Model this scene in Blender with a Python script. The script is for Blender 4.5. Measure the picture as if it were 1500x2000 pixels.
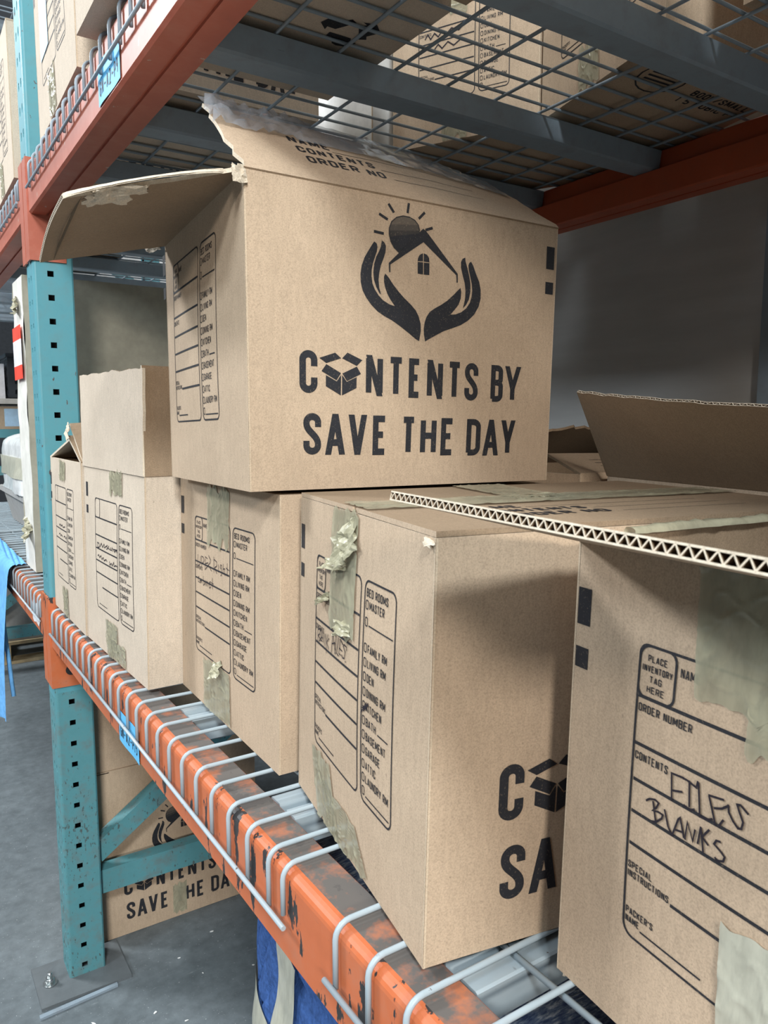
import bpy, bmesh, math, random
from mathutils import Vector, noise
from mathutils.geometry import tessellate_polygon
from math import sin, cos, pi, radians

for o in list(bpy.data.objects):
    bpy.data.objects.remove(o)
SC = bpy.context.scene
COL = SC.collection

# ------------------------------------------------------------------ camera
EYE = Vector((0.0, 0.0, 1.29))
YAW, PITCH = radians(33.2), radians(6.75)
cam = bpy.data.cameras.new('camera')
cam.sensor_fit = 'HORIZONTAL'
cam.sensor_width = 36.0
cam.lens = 36.0 * 1490.0 / 1500.0
cam.clip_start, cam.clip_end = 0.02, 80
cam.dof.use_dof = True
cam.dof.focus_distance = 0.95
cam.dof.aperture_fstop = 44.0
camo = bpy.data.objects.new('camera', cam)
COL.objects.link(camo)
camo.location = EYE
camo.rotation_euler = (radians(90) - PITCH, 0, -YAW)
SC.camera = camo

# ------------------------------------------------------------------ world, light, exposure
W = bpy.data.worlds.new('warehouse_air')
SC.world = W
W.use_nodes = True
W.node_tree.nodes['Background'].inputs[0].default_value = (0.62, 0.70, 0.80, 1)
W.node_tree.nodes['Background'].inputs[1].default_value = 0.09

def area(name, loc, aim, size, size_y, power, color=(1, 1, 1)):
    l = bpy.data.lights.new(name, 'AREA')
    l.shape = 'RECTANGLE'
    l.size, l.size_y = size, size_y
    l.energy = power
    l.color = color
    o = bpy.data.objects.new(name, l)
    COL.objects.link(o)
    o.location = loc
    d = Vector(aim) - Vector(loc)
    o.rotation_euler = d.to_track_quat('-Z', 'Y').to_euler()
    return o

area('aisle_light_near', (-1.15, -2.4, 3.9), (0.4, 0.6, 1.2), 0.7, 0.5, 180, (0.90, 0.97, 1.0))
area('aisle_light_behind', (-1.9, -4.6, 2.95), (0.4, 0.7, 1.2), 0.8, 0.5, 190, (1.0, 0.95, 0.88))
area('aisle_light_beside', (-4.4, 0.2, 3.3), (0.4, 1.0, 1.2), 1.0, 0.6, 110, (0.80, 0.91, 1.0))
area('aisle_light_ahead', (-2.2, 4.4, 3.7), (0.4, 1.8, 1.3), 0.9, 0.6, 200, (0.93, 0.97, 1.0))
area('aisle_light_overhead', (-0.9, 1.6, 4.6), (-0.9, 1.6, 0), 0.5, 2.4, 60, (0.93, 0.97, 1.0))

SC.view_settings.view_transform = 'Standard'
SC.view_settings.look = 'None'
SC.view_settings.gamma = 1.0
SC.view_settings.use_curve_mapping = False
SC.view_settings.exposure = 0.0

# ------------------------------------------------------------------ materials
class NT:
    def __init__(s, name):
        s.m = bpy.data.materials.new(name)
        s.m.use_nodes = True
        s.t = s.m.node_tree
        s.b = s.t.nodes['Principled BSDF']
    def n(s, typ, **kw):
        nd = s.t.nodes.new(typ)
        for k, v in kw.items():
            if k in ('x', 'op'): continue
            setattr(nd, k, v)
        return nd
    def l(s, a, b): s.t.links.new(a, b)
    def coords(s, scale=(1, 1, 1), kind='Object'):
        tc = s.n('ShaderNodeTexCoord'); mp = s.n('ShaderNodeMapping')
        mp.inputs['Scale'].default_value = scale
        s.l(tc.outputs[kind], mp.inputs['Vector'])
        return mp.outputs['Vector']
    def noise(s, vec, scale, detail=4, rough=0.55):
        nd = s.n('ShaderNodeTexNoise')
        nd.inputs['Scale'].default_value = scale
        nd.inputs['Detail'].default_value = detail
        nd.inputs['Roughness'].default_value = rough
        if vec is not None: s.l(vec, nd.inputs['Vector'])
        return nd.outputs['Fac']
    def ramp(s, fac, stops):
        r = s.n('ShaderNodeValToRGB')
        e = r.color_ramp.elements
        while len(e) > 1: e.remove(e[-1])
        e[0].position = stops[0][0]; e[0].color = (*stops[0][1], 1)
        for p, c in stops[1:]:
            q = e.new(p); q.color = (*c, 1)
        s.l(fac, r.inputs['Fac'])
        return r.outputs['Color']
    def mix(s, fac, a, b, mode='MIX'):
        m = s.n('ShaderNodeMix', data_type='RGBA', blend_type=mode)
        for sock, v in ((m.inputs[0], fac), (m.inputs[6], a), (m.inputs[7], b)):
            if isinstance(v, (int, float)): sock.default_value = v
            elif isinstance(v, tuple): sock.default_value = (*v, 1)
            else: s.l(v, sock)
        return m.outputs[2]
    def bump(s, h, strength=0.2, dist=0.001):
        b = s.n('ShaderNodeBump')
        b.inputs['Strength'].default_value = strength
        b.inputs['Distance'].default_value = dist
        s.l(h, b.inputs['Height']); s.l(b.outputs['Normal'], s.b.inputs['Normal'])
    def set(s, color=None, rough=None, metal=None, spec=None, alpha=None):
        for k, v in (('Base Color', color), ('Roughness', rough), ('Metallic', metal), ('Specular IOR Level', spec), ('Alpha', alpha)):
            if v is None: continue
            i = s.b.inputs[k]
            if isinstance(v, tuple): i.default_value = (*v, 1) if len(v) == 3 else v
            elif isinstance(v, (int, float)): i.default_value = v
            else: s.l(v, i)
        return s.m

def g(v): return (v, v, v)

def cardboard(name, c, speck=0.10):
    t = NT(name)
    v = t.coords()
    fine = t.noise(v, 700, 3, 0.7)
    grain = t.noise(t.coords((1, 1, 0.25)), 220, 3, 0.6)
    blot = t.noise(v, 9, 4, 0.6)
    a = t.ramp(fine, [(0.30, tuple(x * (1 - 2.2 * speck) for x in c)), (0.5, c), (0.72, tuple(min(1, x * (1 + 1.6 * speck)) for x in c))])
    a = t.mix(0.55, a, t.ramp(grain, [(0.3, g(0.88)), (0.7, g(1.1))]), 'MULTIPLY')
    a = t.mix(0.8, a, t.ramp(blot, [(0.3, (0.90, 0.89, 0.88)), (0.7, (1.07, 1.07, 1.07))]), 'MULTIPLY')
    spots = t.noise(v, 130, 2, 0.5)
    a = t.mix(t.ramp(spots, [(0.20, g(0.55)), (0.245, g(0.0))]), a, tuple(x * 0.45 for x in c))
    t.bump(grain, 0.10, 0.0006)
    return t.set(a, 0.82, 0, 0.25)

CARD = cardboard('kraft_cardboard', (0.505, 0.380, 0.268))
CARD_PALE = cardboard('pale_lit_kraft', (0.58, 0.485, 0.385))  # kraft paled to carry the strong aisle light on the far boxes
CARD_IN = cardboard('brown_liner_and_shade', (0.30, 0.215, 0.14))  # inner liner brown, darkened; also stands in for shade on some flaps
CARD_EDGE = cardboard('torn_cardboard_edge', (0.66, 0.57, 0.45))
CARD_FOLD = cardboard('worn_cardboard_fold', (0.58, 0.46, 0.33))

def ink(name, c, wear=0.5):
    t = NT(name)
    f = t.noise(t.coords(), 600, 2, 0.6)
    q = t.noise(t.coords(), 60, 3, 0.6)
    col = t.mix(t.ramp(f, [(0.60, g(0)), (0.74, g(wear))]), c, (0.22, 0.17, 0.125))
    col = t.mix(0.5, col, t.ramp(q, [(0.3, g(0.8)), (0.7, g(1.25))]), 'MULTIPLY')
    return t.set(col, 0.62, 0, 0.35)

INK = ink('black_printing_ink', (0.020, 0.021, 0.026))
INK_MID = ink('half_tone_ink', (0.040, 0.036, 0.034), 0.7)
INK_LIGHT = ink('light_half_tone_ink', (0.075, 0.064, 0.054), 0.8)
INK_PALE = ink('pale_half_tone_ink', (0.115, 0.094, 0.074), 0.9)
PEN = ink('black_marker_pen', (0.018, 0.014, 0.022), 0.2)

def tape_mat(name, c, alpha, rough=0.22):
    t = NT(name)
    v = t.coords((1, 1, 0.35))
    n1 = t.noise(v, 120, 4, 0.6)
    n2 = t.noise(t.coords(), 25, 3, 0.5)
    col = t.mix(0.8, c, t.ramp(n1, [(0.35, g(0.85)), (0.6, g(1.1))]), 'MULTIPLY')
    al = t.ramp(n2, [(0.35, g(alpha - 0.12)), (0.65, g(min(1, alpha + 0.12)))])
    t.bump(n1, 0.25, 0.0008)
    return t.set(col, rough, 0, 0.5, al)

TAPE = tape_mat('tan_packing_tape', (0.385, 0.36, 0.25), 0.74)
TAPE_LIGHT = tape_mat('crumpled_packing_tape', (0.39, 0.365, 0.25), 0.84, 0.42)
TAPE_CLEAR = tape_mat('clear_packing_tape', (0.30, 0.32, 0.35), 0.55, 0.07)
TAPE_SOLID = tape_mat('olive_packing_tape', (0.47, 0.46, 0.37), 0.97, 0.3)

def painted(name, c, chip, chip_lo, dust, dust_amt, rough=0.45, streak=(1, 1, 0.35), chipscale=38, dlo=0.48):
    t = NT(name)
    v = t.coords(streak)
    big = t.noise(t.coords(), 7, 3, 0.5)
    n1 = t.noise(v, chipscale, 5, 0.62)
    sc = t.noise(t.coords((0.3, 0.3, 2.5)), 160, 3, 0.6)
    gr = t.noise(t.coords(), 24, 5, 0.65)
    col = t.mix(0.7, c, t.ramp(gr, [(0.3, g(0.86)), (0.7, g(1.10))]), 'MULTIPLY')
    col = t.mix(t.ramp(gr, [(dlo, g(0)), (dlo + .2, g(dust_amt))]), col, dust)
    ma = t.n('ShaderNodeMath', operation='ADD'); t.l(n1, ma.inputs[0])
    mb = t.n('ShaderNodeMath', operation='MULTIPLY'); t.l(big, mb.inputs[0]); mb.inputs[1].default_value = 0.35
    t.l(mb.outputs[0], ma.inputs[1])
    col = t.mix(t.ramp(ma.outputs[0], [(chip_lo, g(0)), (chip_lo + 0.012, g(1))]), col, chip)
    col = t.mix(t.ramp(sc, [(0.70, g(0)), (0.74, g(0.5))]), col, tuple(x * 0.6 for x in chip))
    return t.set(col, rough, 0, 0.4)

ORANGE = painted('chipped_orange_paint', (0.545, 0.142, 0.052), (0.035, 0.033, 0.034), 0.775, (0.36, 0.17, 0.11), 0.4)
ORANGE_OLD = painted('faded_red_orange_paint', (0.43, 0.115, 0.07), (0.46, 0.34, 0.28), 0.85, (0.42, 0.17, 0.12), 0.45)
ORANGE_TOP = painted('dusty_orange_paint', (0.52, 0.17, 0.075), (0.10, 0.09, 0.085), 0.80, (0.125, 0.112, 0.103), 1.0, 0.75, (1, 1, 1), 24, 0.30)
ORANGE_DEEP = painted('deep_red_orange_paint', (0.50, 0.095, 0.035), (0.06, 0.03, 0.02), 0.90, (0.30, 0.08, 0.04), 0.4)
TEAL = painted('scuffed_teal_paint', (0.10, 0.32, 0.375), (0.10, 0.085, 0.08), 0.875, (0.12, 0.22, 0.23), 0.45, 0.45, (1, 1, 0.5), 60)
TEAL_LOW = painted('grimy_teal_paint', (0.095, 0.275, 0.305), (0.075, 0.11, 0.11), 0.80, (0.13, 0.18, 0.18), 0.85, 0.55, (1, 1, 0.45), 150)
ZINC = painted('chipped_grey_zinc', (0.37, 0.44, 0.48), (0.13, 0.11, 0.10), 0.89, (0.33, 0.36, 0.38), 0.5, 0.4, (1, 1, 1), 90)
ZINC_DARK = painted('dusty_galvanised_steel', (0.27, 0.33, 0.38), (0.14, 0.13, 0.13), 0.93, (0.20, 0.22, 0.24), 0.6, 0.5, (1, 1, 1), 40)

def plain(name, c, rough=0.6, metal=0, spec=0.4, var=0.12, scale=30, bump=0.0):
    t = NT(name)
    n = t.noise(t.coords(), scale, 4, 0.6)
    col = t.mix(1.0, c, t.ramp(n, [(0.3, g(1 - var)), (0.7, g(1 + var))]), 'MULTIPLY')
    if bump: t.bump(n, bump, 0.004)
    return t.set(col, rough, metal, spec)

WHITE_FOAM = plain('off_white_wrap', (0.72, 0.70, 0.64), 0.6)
OLIVE_FOAM = plain('olive_grey_wrap', (0.36, 0.34, 0.27), 0.6)
PLASTIC_WRAP = plain('white_plastic_film', (0.75, 0.76, 0.75), 0.18, 0, 0.6, 0.2, 18, 0.5)
GREY_BOX = plain('grey_fibre_board', (0.33, 0.33, 0.32), 0.8)
BLACK_PLASTIC = plain('black_plastic', (0.018, 0.024, 0.032), 0.4)
BLUE_LABEL = plain('blue_paper_tape', (0.13, 0.48, 0.80), 0.55, 0, 0.3, 0.08)
PALE_BLUE = plain('pale_blue_paper', (0.50, 0.70, 0.90), 0.7)
BLUE_CLOTH = plain('blue_quilted_cloth', (0.040, 0.095, 0.27), 0.9, 0, 0.15, 0.3, 160, 0.3)
SKY_CLOTH = plain('sky_blue_cloth', (0.16, 0.42, 0.78), 0.9, 0, 0.15, 0.18, 50, 0.3)
NAVY_CLOTH = plain('dark_navy_cloth', (0.012, 0.02, 0.06), 0.9)
RED_INK = plain('red_sticker', (0.80, 0.07, 0.04), 0.5)
WHITE_PAPER = plain('white_sticker', (0.78, 0.76, 0.78), 0.5)
WOOD = plain('pallet_pine', (0.46, 0.36, 0.22), 0.8, 0, 0.2, 0.25, 20)
DARK_HOLE = plain('dark_hole_shade', (0.02, 0.02, 0.022), 0.7)  # near-black stands in for the shade inside holes
BOLT = plain('shiny_zinc_bolt', (0.62, 0.66, 0.66), 0.25, 0.9)
SCRAP = plain('white_paper_scrap', (0.72, 0.72, 0.70), 0.8)

def floor_mat():
    t = NT('scuffed_grey_concrete')
    v = t.coords()
    a = t.noise(v, 3, 5, 0.6); b = t.noise(v, 30, 6, 0.65); c = t.noise(t.coords((1, 5, 1)), 14, 4, 0.6)
    col = t.ramp(a, [(0.3, (0.105, 0.125, 0.135)), (0.7, (0.165, 0.190, 0.203))])
    col = t.mix(0.8, col, t.ramp(b, [(0.3, g(0.72)), (0.7, g(1.25))]), 'MULTIPLY')
    col = t.mix(t.ramp(c, [(0.66, g(0)), (0.74, g(0.5))]), col, (0.30, 0.33, 0.34))
    col = t.mix(t.ramp(t.noise(v, 210, 2, 0.5), [(0.70, g(0)), (0.73, g(0.8))]), col, (0.45, 0.47, 0.47))
    return t.set(col, 0.6, 0, 0.4)
FLOOR = floor_mat()

def wall_mat():
    t = NT('white_wall_board')
    v = t.coords()
    a = t.noise(v, 1.6, 4, 0.5); b = t.noise(t.coords((1, 0.25, 2)), 16, 4, 0.6)
    col = t.ramp(a, [(0.3, (0.50, 0.49, 0.47)), (0.7, (0.62, 0.61, 0.59))])
    col = t.mix(0.5, col, t.ramp(b, [(0.3, g(0.86)), (0.7, g(1.08))]), 'MULTIPLY')
    col = t.mix(t.ramp(t.noise(v, 26, 2, 0.5), [(0.17, g(0.8)), (0.20, g(0))]), col, (0.05, 0.05, 0.05))
    return t.set(col, 0.6, 0, 0.3)
WALL = wall_mat()

def streak_cloth():
    t = NT('dark_striped_blanket')
    n = t.noise(t.coords((6, 40, 1)), 22, 3, 0.6)
    col = t.ramp(n, [(0.38, (0.010, 0.010, 0.014)), (0.5, (0.03, 0.028, 0.034)), (0.66, (0.16, 0.15, 0.16))])
    t.bump(n, 0.6, 0.003)
    return t.set(col, 0.9, 0, 0.15)
STRIPE = streak_cloth()

def film():
    t = NT('crinkled_stretch_film')
    n = t.noise(t.coords((8, 30, 1)), 10, 4, 0.6)
    col = t.ramp(n, [(0.36, (0.06, 0.09, 0.20)), (0.52, (0.18, 0.24, 0.36)), (0.68, (0.62, 0.67, 0.74))])
    t.bump(n, 0.8, 0.004)
    return t.set(col, 0.25, 0, 0.6)
FILM = film()

# ------------------------------------------------------------------ mesh helpers
class MB:
    """collects geometry in world coordinates, then links ONE mesh object"""
    def __init__(s): s.v = []; s.f = []; s.mi = []; s.mats = []; s.smooth = set()
    def m(s, mat):
        if mat not in s.mats: s.mats.append(mat)
        return s.mats.index(mat)
    def vert(s, p): s.v.append(Vector(p)); return len(s.v) - 1
    def face(s, pts, mat, smooth=False):
        i = [s.vert(p) for p in pts]
        s.f.append(i); s.mi.append(s.m(mat))
        if smooth: s.smooth.add(len(s.f) - 1)
    def faces_i(s, idx, mat, smooth=False):
        s.f.append(list(idx)); s.mi.append(s.m(mat))
        if smooth: s.smooth.add(len(s.f) - 1)
    def grid(s, P, nu, nv, mat, smooth=True, flip=False):
        base = len(s.v)
        for j in range(nv + 1):
            for i in range(nu + 1): s.vert(P(i / nu, j / nv))
        for j in range(nv):
            for i in range(nu):
                a = base + j * (nu + 1) + i
                q = (a, a + 1, a + nu + 2, a + nu + 1)
                s.faces_i(q[::-1] if flip else q, mat, smooth)
    def box(s, lo, hi, mat):
        x0, y0, z0 = lo; x1, y1, z1 = hi
        s.hexa([(x0, y0, z0), (x1, y0, z0), (x1, y1, z0), (x0, y1, z0)], [(x0, y0, z1), (x1, y0, z1), (x1, y1, z1), (x0, y1, z1)], mat)
    def hexa(s, b, t, mat):
        b = [Vector(p) for p in b]; t = [Vector(p) for p in t]
        base = len(s.v)
        for p in b + t: s.vert(p)
        for q in ((3, 2, 1, 0), (4, 5, 6, 7), (0, 1, 5, 4), (1, 2, 6, 5), (2, 3, 7, 6), (3, 0, 4, 7)):
            s.faces_i([base + i for i in q], mat)
    def tube(s, path, r, mat, n=8, cap=True):
        path = [Vector(p) for p in path]
        base = len(s.v); k = len(path)
        up = None
        for i, p in enumerate(path):
            d = (path[min(i + 1, k - 1)] - path[max(i - 1, 0)]).normalized()
            if up is None:
                up = d.orthogonal().normalized()
            up = (up - d * up.dot(d)).normalized()
            side = d.cross(up)
            for a in range(n):
                an = 2 * pi * a / n
                s.vert(p + up * (r * cos(an)) + side * (r * sin(an)))
        for i in range(k - 1):
            for a in range(n):
                b2 = (a + 1) % n
                s.faces_i((base + i * n + a, base + i * n + b2, base + (i + 1) * n + b2, base + (i + 1) * n + a), mat, True)
        if cap:
            s.faces_i([base + a for a in range(n)][::-1], mat)
            s.faces_i([base + (k - 1) * n + a for a in range(n)], mat)
    def prism(s, prof, axis_pts, mat, caps=True, matf=None):
        """prof: list of 3D offset vectors (closed); axis_pts: two points"""
        base = len(s.v); n = len(prof)
        for a in axis_pts:
            for p in prof: s.vert(Vector(a) + Vector(p))
        for i in range(n):
            j = (i + 1) % n
            mm = matf(i) if matf else mat
            s.faces_i((base + i, base + j, base + n + j, base + n + i), mm)
        if caps:
            s.faces_i([base + i for i in range(n)][::-1], mat)
            s.faces_i([base + n + i for i in range(n)], mat)
    def build(s, name, parent=None, fixn=False):
        me = bpy.data.meshes.new(name)
        off = parent_loc(parent) if parent is not None else Vector((0, 0, 0))
        me.from_pydata([tuple(p - off) for p in s.v], [], s.f)
        for m in s.mats: me.materials.append(m)
        for i, p in enumerate(me.polygons):
            p.material_index = s.mi[i]
            p.use_smooth = i in s.smooth
        if fixn:
            bm = bmesh.new(); bm.from_mesh(me)
            bmesh.ops.recalc_face_normals(bm, faces=bm.faces)
            bm.to_mesh(me); bm.free()
        me.update()
        o = bpy.data.objects.new(name, me)
        COL.objects.link(o)
        if parent is not None: o.parent = parent
        return o

def parent_loc(p):
    v = Vector((0, 0, 0))
    while p is not None:
        v += Vector(p.location); p = p.parent
    return v

def tag(o, label, cat, group=None):
    o['label'] = label; o['category'] = cat; o['kind'] = 'thing'
    if group: o['group'] = group
    return o

def thing(name, label, cat, loc, group=None):
    o = bpy.data.objects.new(name, None)
    COL.objects.link(o)
    o.empty_display_size = 0.05
    o.location = loc
    return tag(o, label, cat, group)

def structure(o):
    o['kind'] = 'structure'
    return o

def copy_tree(root, delta, label, group=None):
    r = root.copy(); COL.objects.link(r)
    r.location = Vector(root.location) + Vector(delta)
    r['label'] = label
    if group: r['group'] = group
    for ch in root.children:
        c = ch.copy(); COL.objects.link(c); c.parent = r
        for gch in ch.children:
            d = gch.copy(); COL.objects.link(d); d.parent = c
    return r

# ------------------------------------------------------------------ printing helpers
GLYPH = {
 'A': [[(0, 0), (.5, 1)], [(1, 0), (.5, 1)], [(.22, .26), (.78, .26)]],
 'B': [[(0, 0), (0, 1), (.6, 1), (.88, .94), (.94, .83), (.94, .67), (.86, .57), (.6, .53), (0, .53)], [(.6, .53), (.9, .47), (1, .36), (1, .16), (.9, .05), (.6, 0), (-.08, 0)]],
 'C': [[(1, .68), (1, .82), (.87, .95), (.5, 1), (.13, .95), (0, .82), (0, .18), (.13, .05), (.5, 0), (.87, .05), (1, .18), (1, .32)]],
 'D': [[(0, 0), (0, 1), (.5, 1), (.87, .95), (1, .82), (1, .18), (.87, .05), (.5, 0), (-.1, 0)]],
 'E': [[(1, 1), (0, 1), (0, 0), (1, 0)], [(0, .52), (.82, .52)]],
 'F': [[(1, 1), (0, 1), (0, 0)], [(0, .52), (.85, .52)]],
 'G': [[(1, .72), (1, .82), (.87, .95), (.5, 1), (.13, .95), (0, .82), (0, .18), (.13, .05), (.5, 0), (.87, .05), (1, .18), (1, .48), (.55, .48)]],
 'H': [[(0, 0), (0, 1)], [(1, 0), (1, 1)], [(0, .52), (1, .52)]],
 'I': [[(.5, 0), (.5, 1)]],
 'K': [[(0, 0), (0, 1)], [(1, 1), (0, .4)], [(.35, .6), (1, 0)]],
 'L': [[(0, 1), (0, 0), (1, 0)]],
 'M': [[(0, 0), (0, 1)], [(1, 0), (1, 1)], [(0, 1), (.5, .2)], [(1, 1), (.5, .2)]],
 'N': [[(0, 0), (0, 1)], [(1, 0), (1, 1)], [(0, 1), (1, 0)]],
 'O': [[(.5, 1), (.13, .95), (0, .82), (0, .18), (.13, .05), (.5, 0), (.87, .05), (1, .18), (1, .82), (.87, .95), (.48, 1)]],
 'P': [[(0, 0), (0, 1), (.6, 1), (.92, .93), (1, .82), (1, .62), (.92, .5), (.6, .45), (0, .45)]],
 'R': [[(0, 0), (0, 1), (.6, 1), (.92, .93), (1, .82), (1, .66), (.92, .55), (.6, .5), (0, .5)], [(.55, .5), (1, 0)]],
 'S': [[(1, .72), (1, .84), (.87, .96), (.5, 1), (.13, .96), (0, .84), (0, .74), (.14, .61), (.86, .39), (1, .26), (1, .16), (.87, .04), (.5, 0), (.13, .04), (0, .16), (0, .28)]],
 'T': [[(0, 1), (1, 1)], [(.5, 1), (.5, 0)]],
 'U': [[(0, 1), (0, .18), (.13, .05), (.5, 0), (.87, .05), (1, .18), (1, 1)]],
 'V': [[(0, 1), (.5, 0)], [(1, 1), (.5, 0)]],
 'W': [[(0, 1), (.25, 0)], [(.5, .85), (.25, 0)], [(.5, .85), (.75, 0)], [(1, 1), (.75, 0)]],
 'Y': [[(0, 1), (.5, .38)], [(1, 1), (.5, .38)], [(.5, .46), (.5, 0)]],
 '.': [[(.4, 0), (.6, 0)]], "'": [[(.5, 1), (.5, .72)]], '-': [[(0, .48), (1, .48)]], '/': [[(0, 0), (1, 1)]],
 '1': [[(.2, .8), (.55, 1), (.55, 0)]], '2': [[(0, .8), (.2, 1), (.8, 1), (1, .8), (1, .62), (0, 0), (1, 0)]],
 '5': [[(1, 1), (.1, 1), (0, .55), (.6, .6), (1, .4), (1, .15), (.7, 0), (0, .05)]],
 '9': [[(1, .6), (.3, .5), (0, .7), (.2, 1), (.8, 1), (1, .8), (1, .4), (.7, 0)]],
}

def _arc(cx, cy, rx, ry, a0, a1, k=8):
    return [(cx + rx * cos(radians(a0 + (a1 - a0) * i / k)), cy + ry * sin(radians(a0 + (a1 - a0) * i / k))) for i in range(k + 1)]
def _bez(p0, p1, p2, p3, k=10):
    o = []
    for i in range(k + 1):
        t = i / k; s = 1 - t
        o.append(tuple(s ** 3 * p0[j] + 3 * s * s * t * p1[j] + 3 * s * t * t * p2[j] + t ** 3 * p3[j] for j in (0, 1)))
    return o
_T, _B = .83, .17
GLYPH['C'] = [[(1, .66)] + _arc(.5, _T, .5, .17, 0, 180, 14) + _arc(.5, _B, .5, .17, 180, 360, 14) + [(1, .34)]]
GLYPH['G'] = [[(1, .70)] + _arc(.5, _T, .5, .17, 0, 180, 14) + _arc(.5, _B, .5, .17, 180, 360, 14) + [(1, .48), (.55, .48)]]
GLYPH['O'] = [_arc(.5, _T, .5, .17, 90, 180) + _arc(.5, _B, .5, .17, 180, 360, 14) + _arc(.5, _T, .5, .17, 0, 94)]
GLYPH['U'] = [[(0, 1)] + _arc(.5, _B, .5, .17, 180, 360, 14) + [(1, 1)]]
GLYPH['D'] = [[(0, 0), (0, 1), (.45, 1)] + _arc(.45, _T, .55, .17, 90, 0) + _arc(.45, _B, .55, .17, 0, -90) + [(-.06, 0)]]
GLYPH['P'] = [[(0, 0), (0, 1), (.5, 1)] + _arc(.5, .86, .5, .14, 90, 0) + _arc(.5, .59, .5, .14, 0, -90) + [(0, .45)]]
GLYPH['R'] = [[(0, 0), (0, 1), (.5, 1)] + _arc(.5, .86, .5, .14, 90, 0) + _arc(.5, .62, .5, .14, 0, -90) + [(0, .48)], [(.55, .5), (1, 0)]]
GLYPH['B'] = [[(0, 0), (0, 1), (.5, 1)] + _arc(.5, .88, .46, .12, 90, 0) + _arc(.5, .65, .46, .12, 0, -90) + [(0, .53)], [(.4, .53)] + _arc(.5, .40, .5, .13, 90, 0) + _arc(.5, .13, .5, .13, 0, -90) + [(-.06, 0)]]
GLYPH['S'] = [[(1, .70)] + _arc(.5, _T, .5, .17, 0, 180, 14) + _bez((0, .80), (0, .56), (1, .46), (1, .20), 12) + _arc(.5, _B, .5, .17, 0, -180, 14) + [(0, .30)]]

def ribbon(mb, P, pts, w, mat, closed=False, step=0.02):
    """flat stroke of width w along pts (2D, metres) laid on the surface P(u, v)"""
    q = []
    n = len(pts)
    rng = range(n if closed else n - 1)
    for i in rng:
        a = Vector(pts[i]).to_2d(); b = Vector(pts[(i + 1) % n]).to_2d()
        L = (b - a).length
        if L < 1e-7: continue
        k = max(1, int(math.ceil(L / step)))
        for j in range(k): q.append(a + (b - a) * (j / k))
    if not closed: q.append(Vector(pts[-1]).to_2d())
    k = len(q)
    if k < 2: return
    left, right = [], []
    for i in range(k):
        if closed:
            d0 = (q[i] - q[i - 1]); d1 = (q[(i + 1) % k] - q[i])
        else:
            d0 = q[i] - q[max(i - 1, 0)] if i > 0 else q[1] - q[0]
            d1 = q[min(i + 1, k - 1)] - q[i] if i < k - 1 else q[-1] - q[-2]
        d0 = d0.normalized(); d1 = d1.normalized()
        n0 = Vector((-d0.y, d0.x)); n1 = Vector((-d1.y, d1.x))
        m = n0 + n1
        if m.length < 1e-4: m = n1.copy()
        m.normalize()
        c = max(0.45, m.dot(n1))
        off = m * (w / 2 / c)
        left.append(q[i] + off); right.append(q[i] - off)
    base = len(mb.v)
    for i in range(k):
        mb.vert(P(left[i].x, left[i].y)); mb.vert(P(right[i].x, right[i].y))
    for i in range(k if closed else k - 1):
        j = (i + 1) % k
        mb.faces_i((base + 2 * i + 1, base + 2 * j + 1, base + 2 * j, base + 2 * i), mat)

def glyph(mb, P, ch, u0, u1, v0, v1, w, mat):
    h = w / 2
    for pl in GLYPH.get(ch, []):
        (ax, ay), (bx, by) = pl[0], pl[-1]
        if len(pl) == 2 and abs(ax - bx) > .05 and abs(ay - by) > .05 and u1 - u0 > .012:
            # slanted stroke with level ends
            va, vb = v0 + (v1 - v0) * ay, v0 + (v1 - v0) * by
            hx = h
            for _ in range(3):
                xa, xb = u0 + hx + (u1 - u0 - 2 * hx) * ax, u0 + hx + (u1 - u0 - 2 * hx) * bx
                hx = min(h * math.hypot(xb - xa, vb - va) / abs(vb - va), (u1 - u0) * .3)
            k = max(1, int(abs(vb - va) / .02))
            for i in range(k):
                f0, f1 = i / k, (i + 1) / k
                q = [(xa + (xb - xa) * f0 - hx, va + (vb - va) * f0), (xa + (xb - xa) * f0 + hx, va + (vb - va) * f0), (xa + (xb - xa) * f1 + hx, va + (vb - va) * f1), (xa + (xb - xa) * f1 - hx, va + (vb - va) * f1)]
                if vb < va: q = q[::-1]
                mb.face([P(*c) for c in q], mat)
            continue
        ribbon(mb, P, [(u0 + h + (u1 - u0 - w) * x, v0 + h + (v1 - v0 - w) * y) for x, y in pl], w, mat)

def text(mb, P, s, u0, u1, v0, v1, w, mat, gap=0.28):
    wid = {'I': 0.35, '.': 0.35, "'": 0.3, ' ': 0.5, 'M': 1.3, 'W': 1.35, '1': 0.7}
    tot = sum(wid.get(c, 1.0) for c in s) + gap * (len(s) - 1)
    x = u0; k = (u1 - u0) / tot
    for c in s:
        ww = wid.get(c, 1.0) * k
        if c != ' ': glyph(mb, P, c, x, x + ww, v0, v1, w, mat)
        x += ww + gap * k

def poly(mb, P, pts, mat):
    q = [Vector((p[0], p[1], 0)) for p in pts]
    base = len(mb.v)
    for p in q: mb.vert(P(p.x, p.y))
    for tri in tessellate_polygon([q]):
        a, b, c = (q[k] for k in tri)
        s = (b - a).cross(c - a).z
        if abs(s) < 1e-14: continue
        tri = tri if s > 0 else tri[::-1]
        mb.faces_i([base + k for k in tri], mat)

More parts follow.
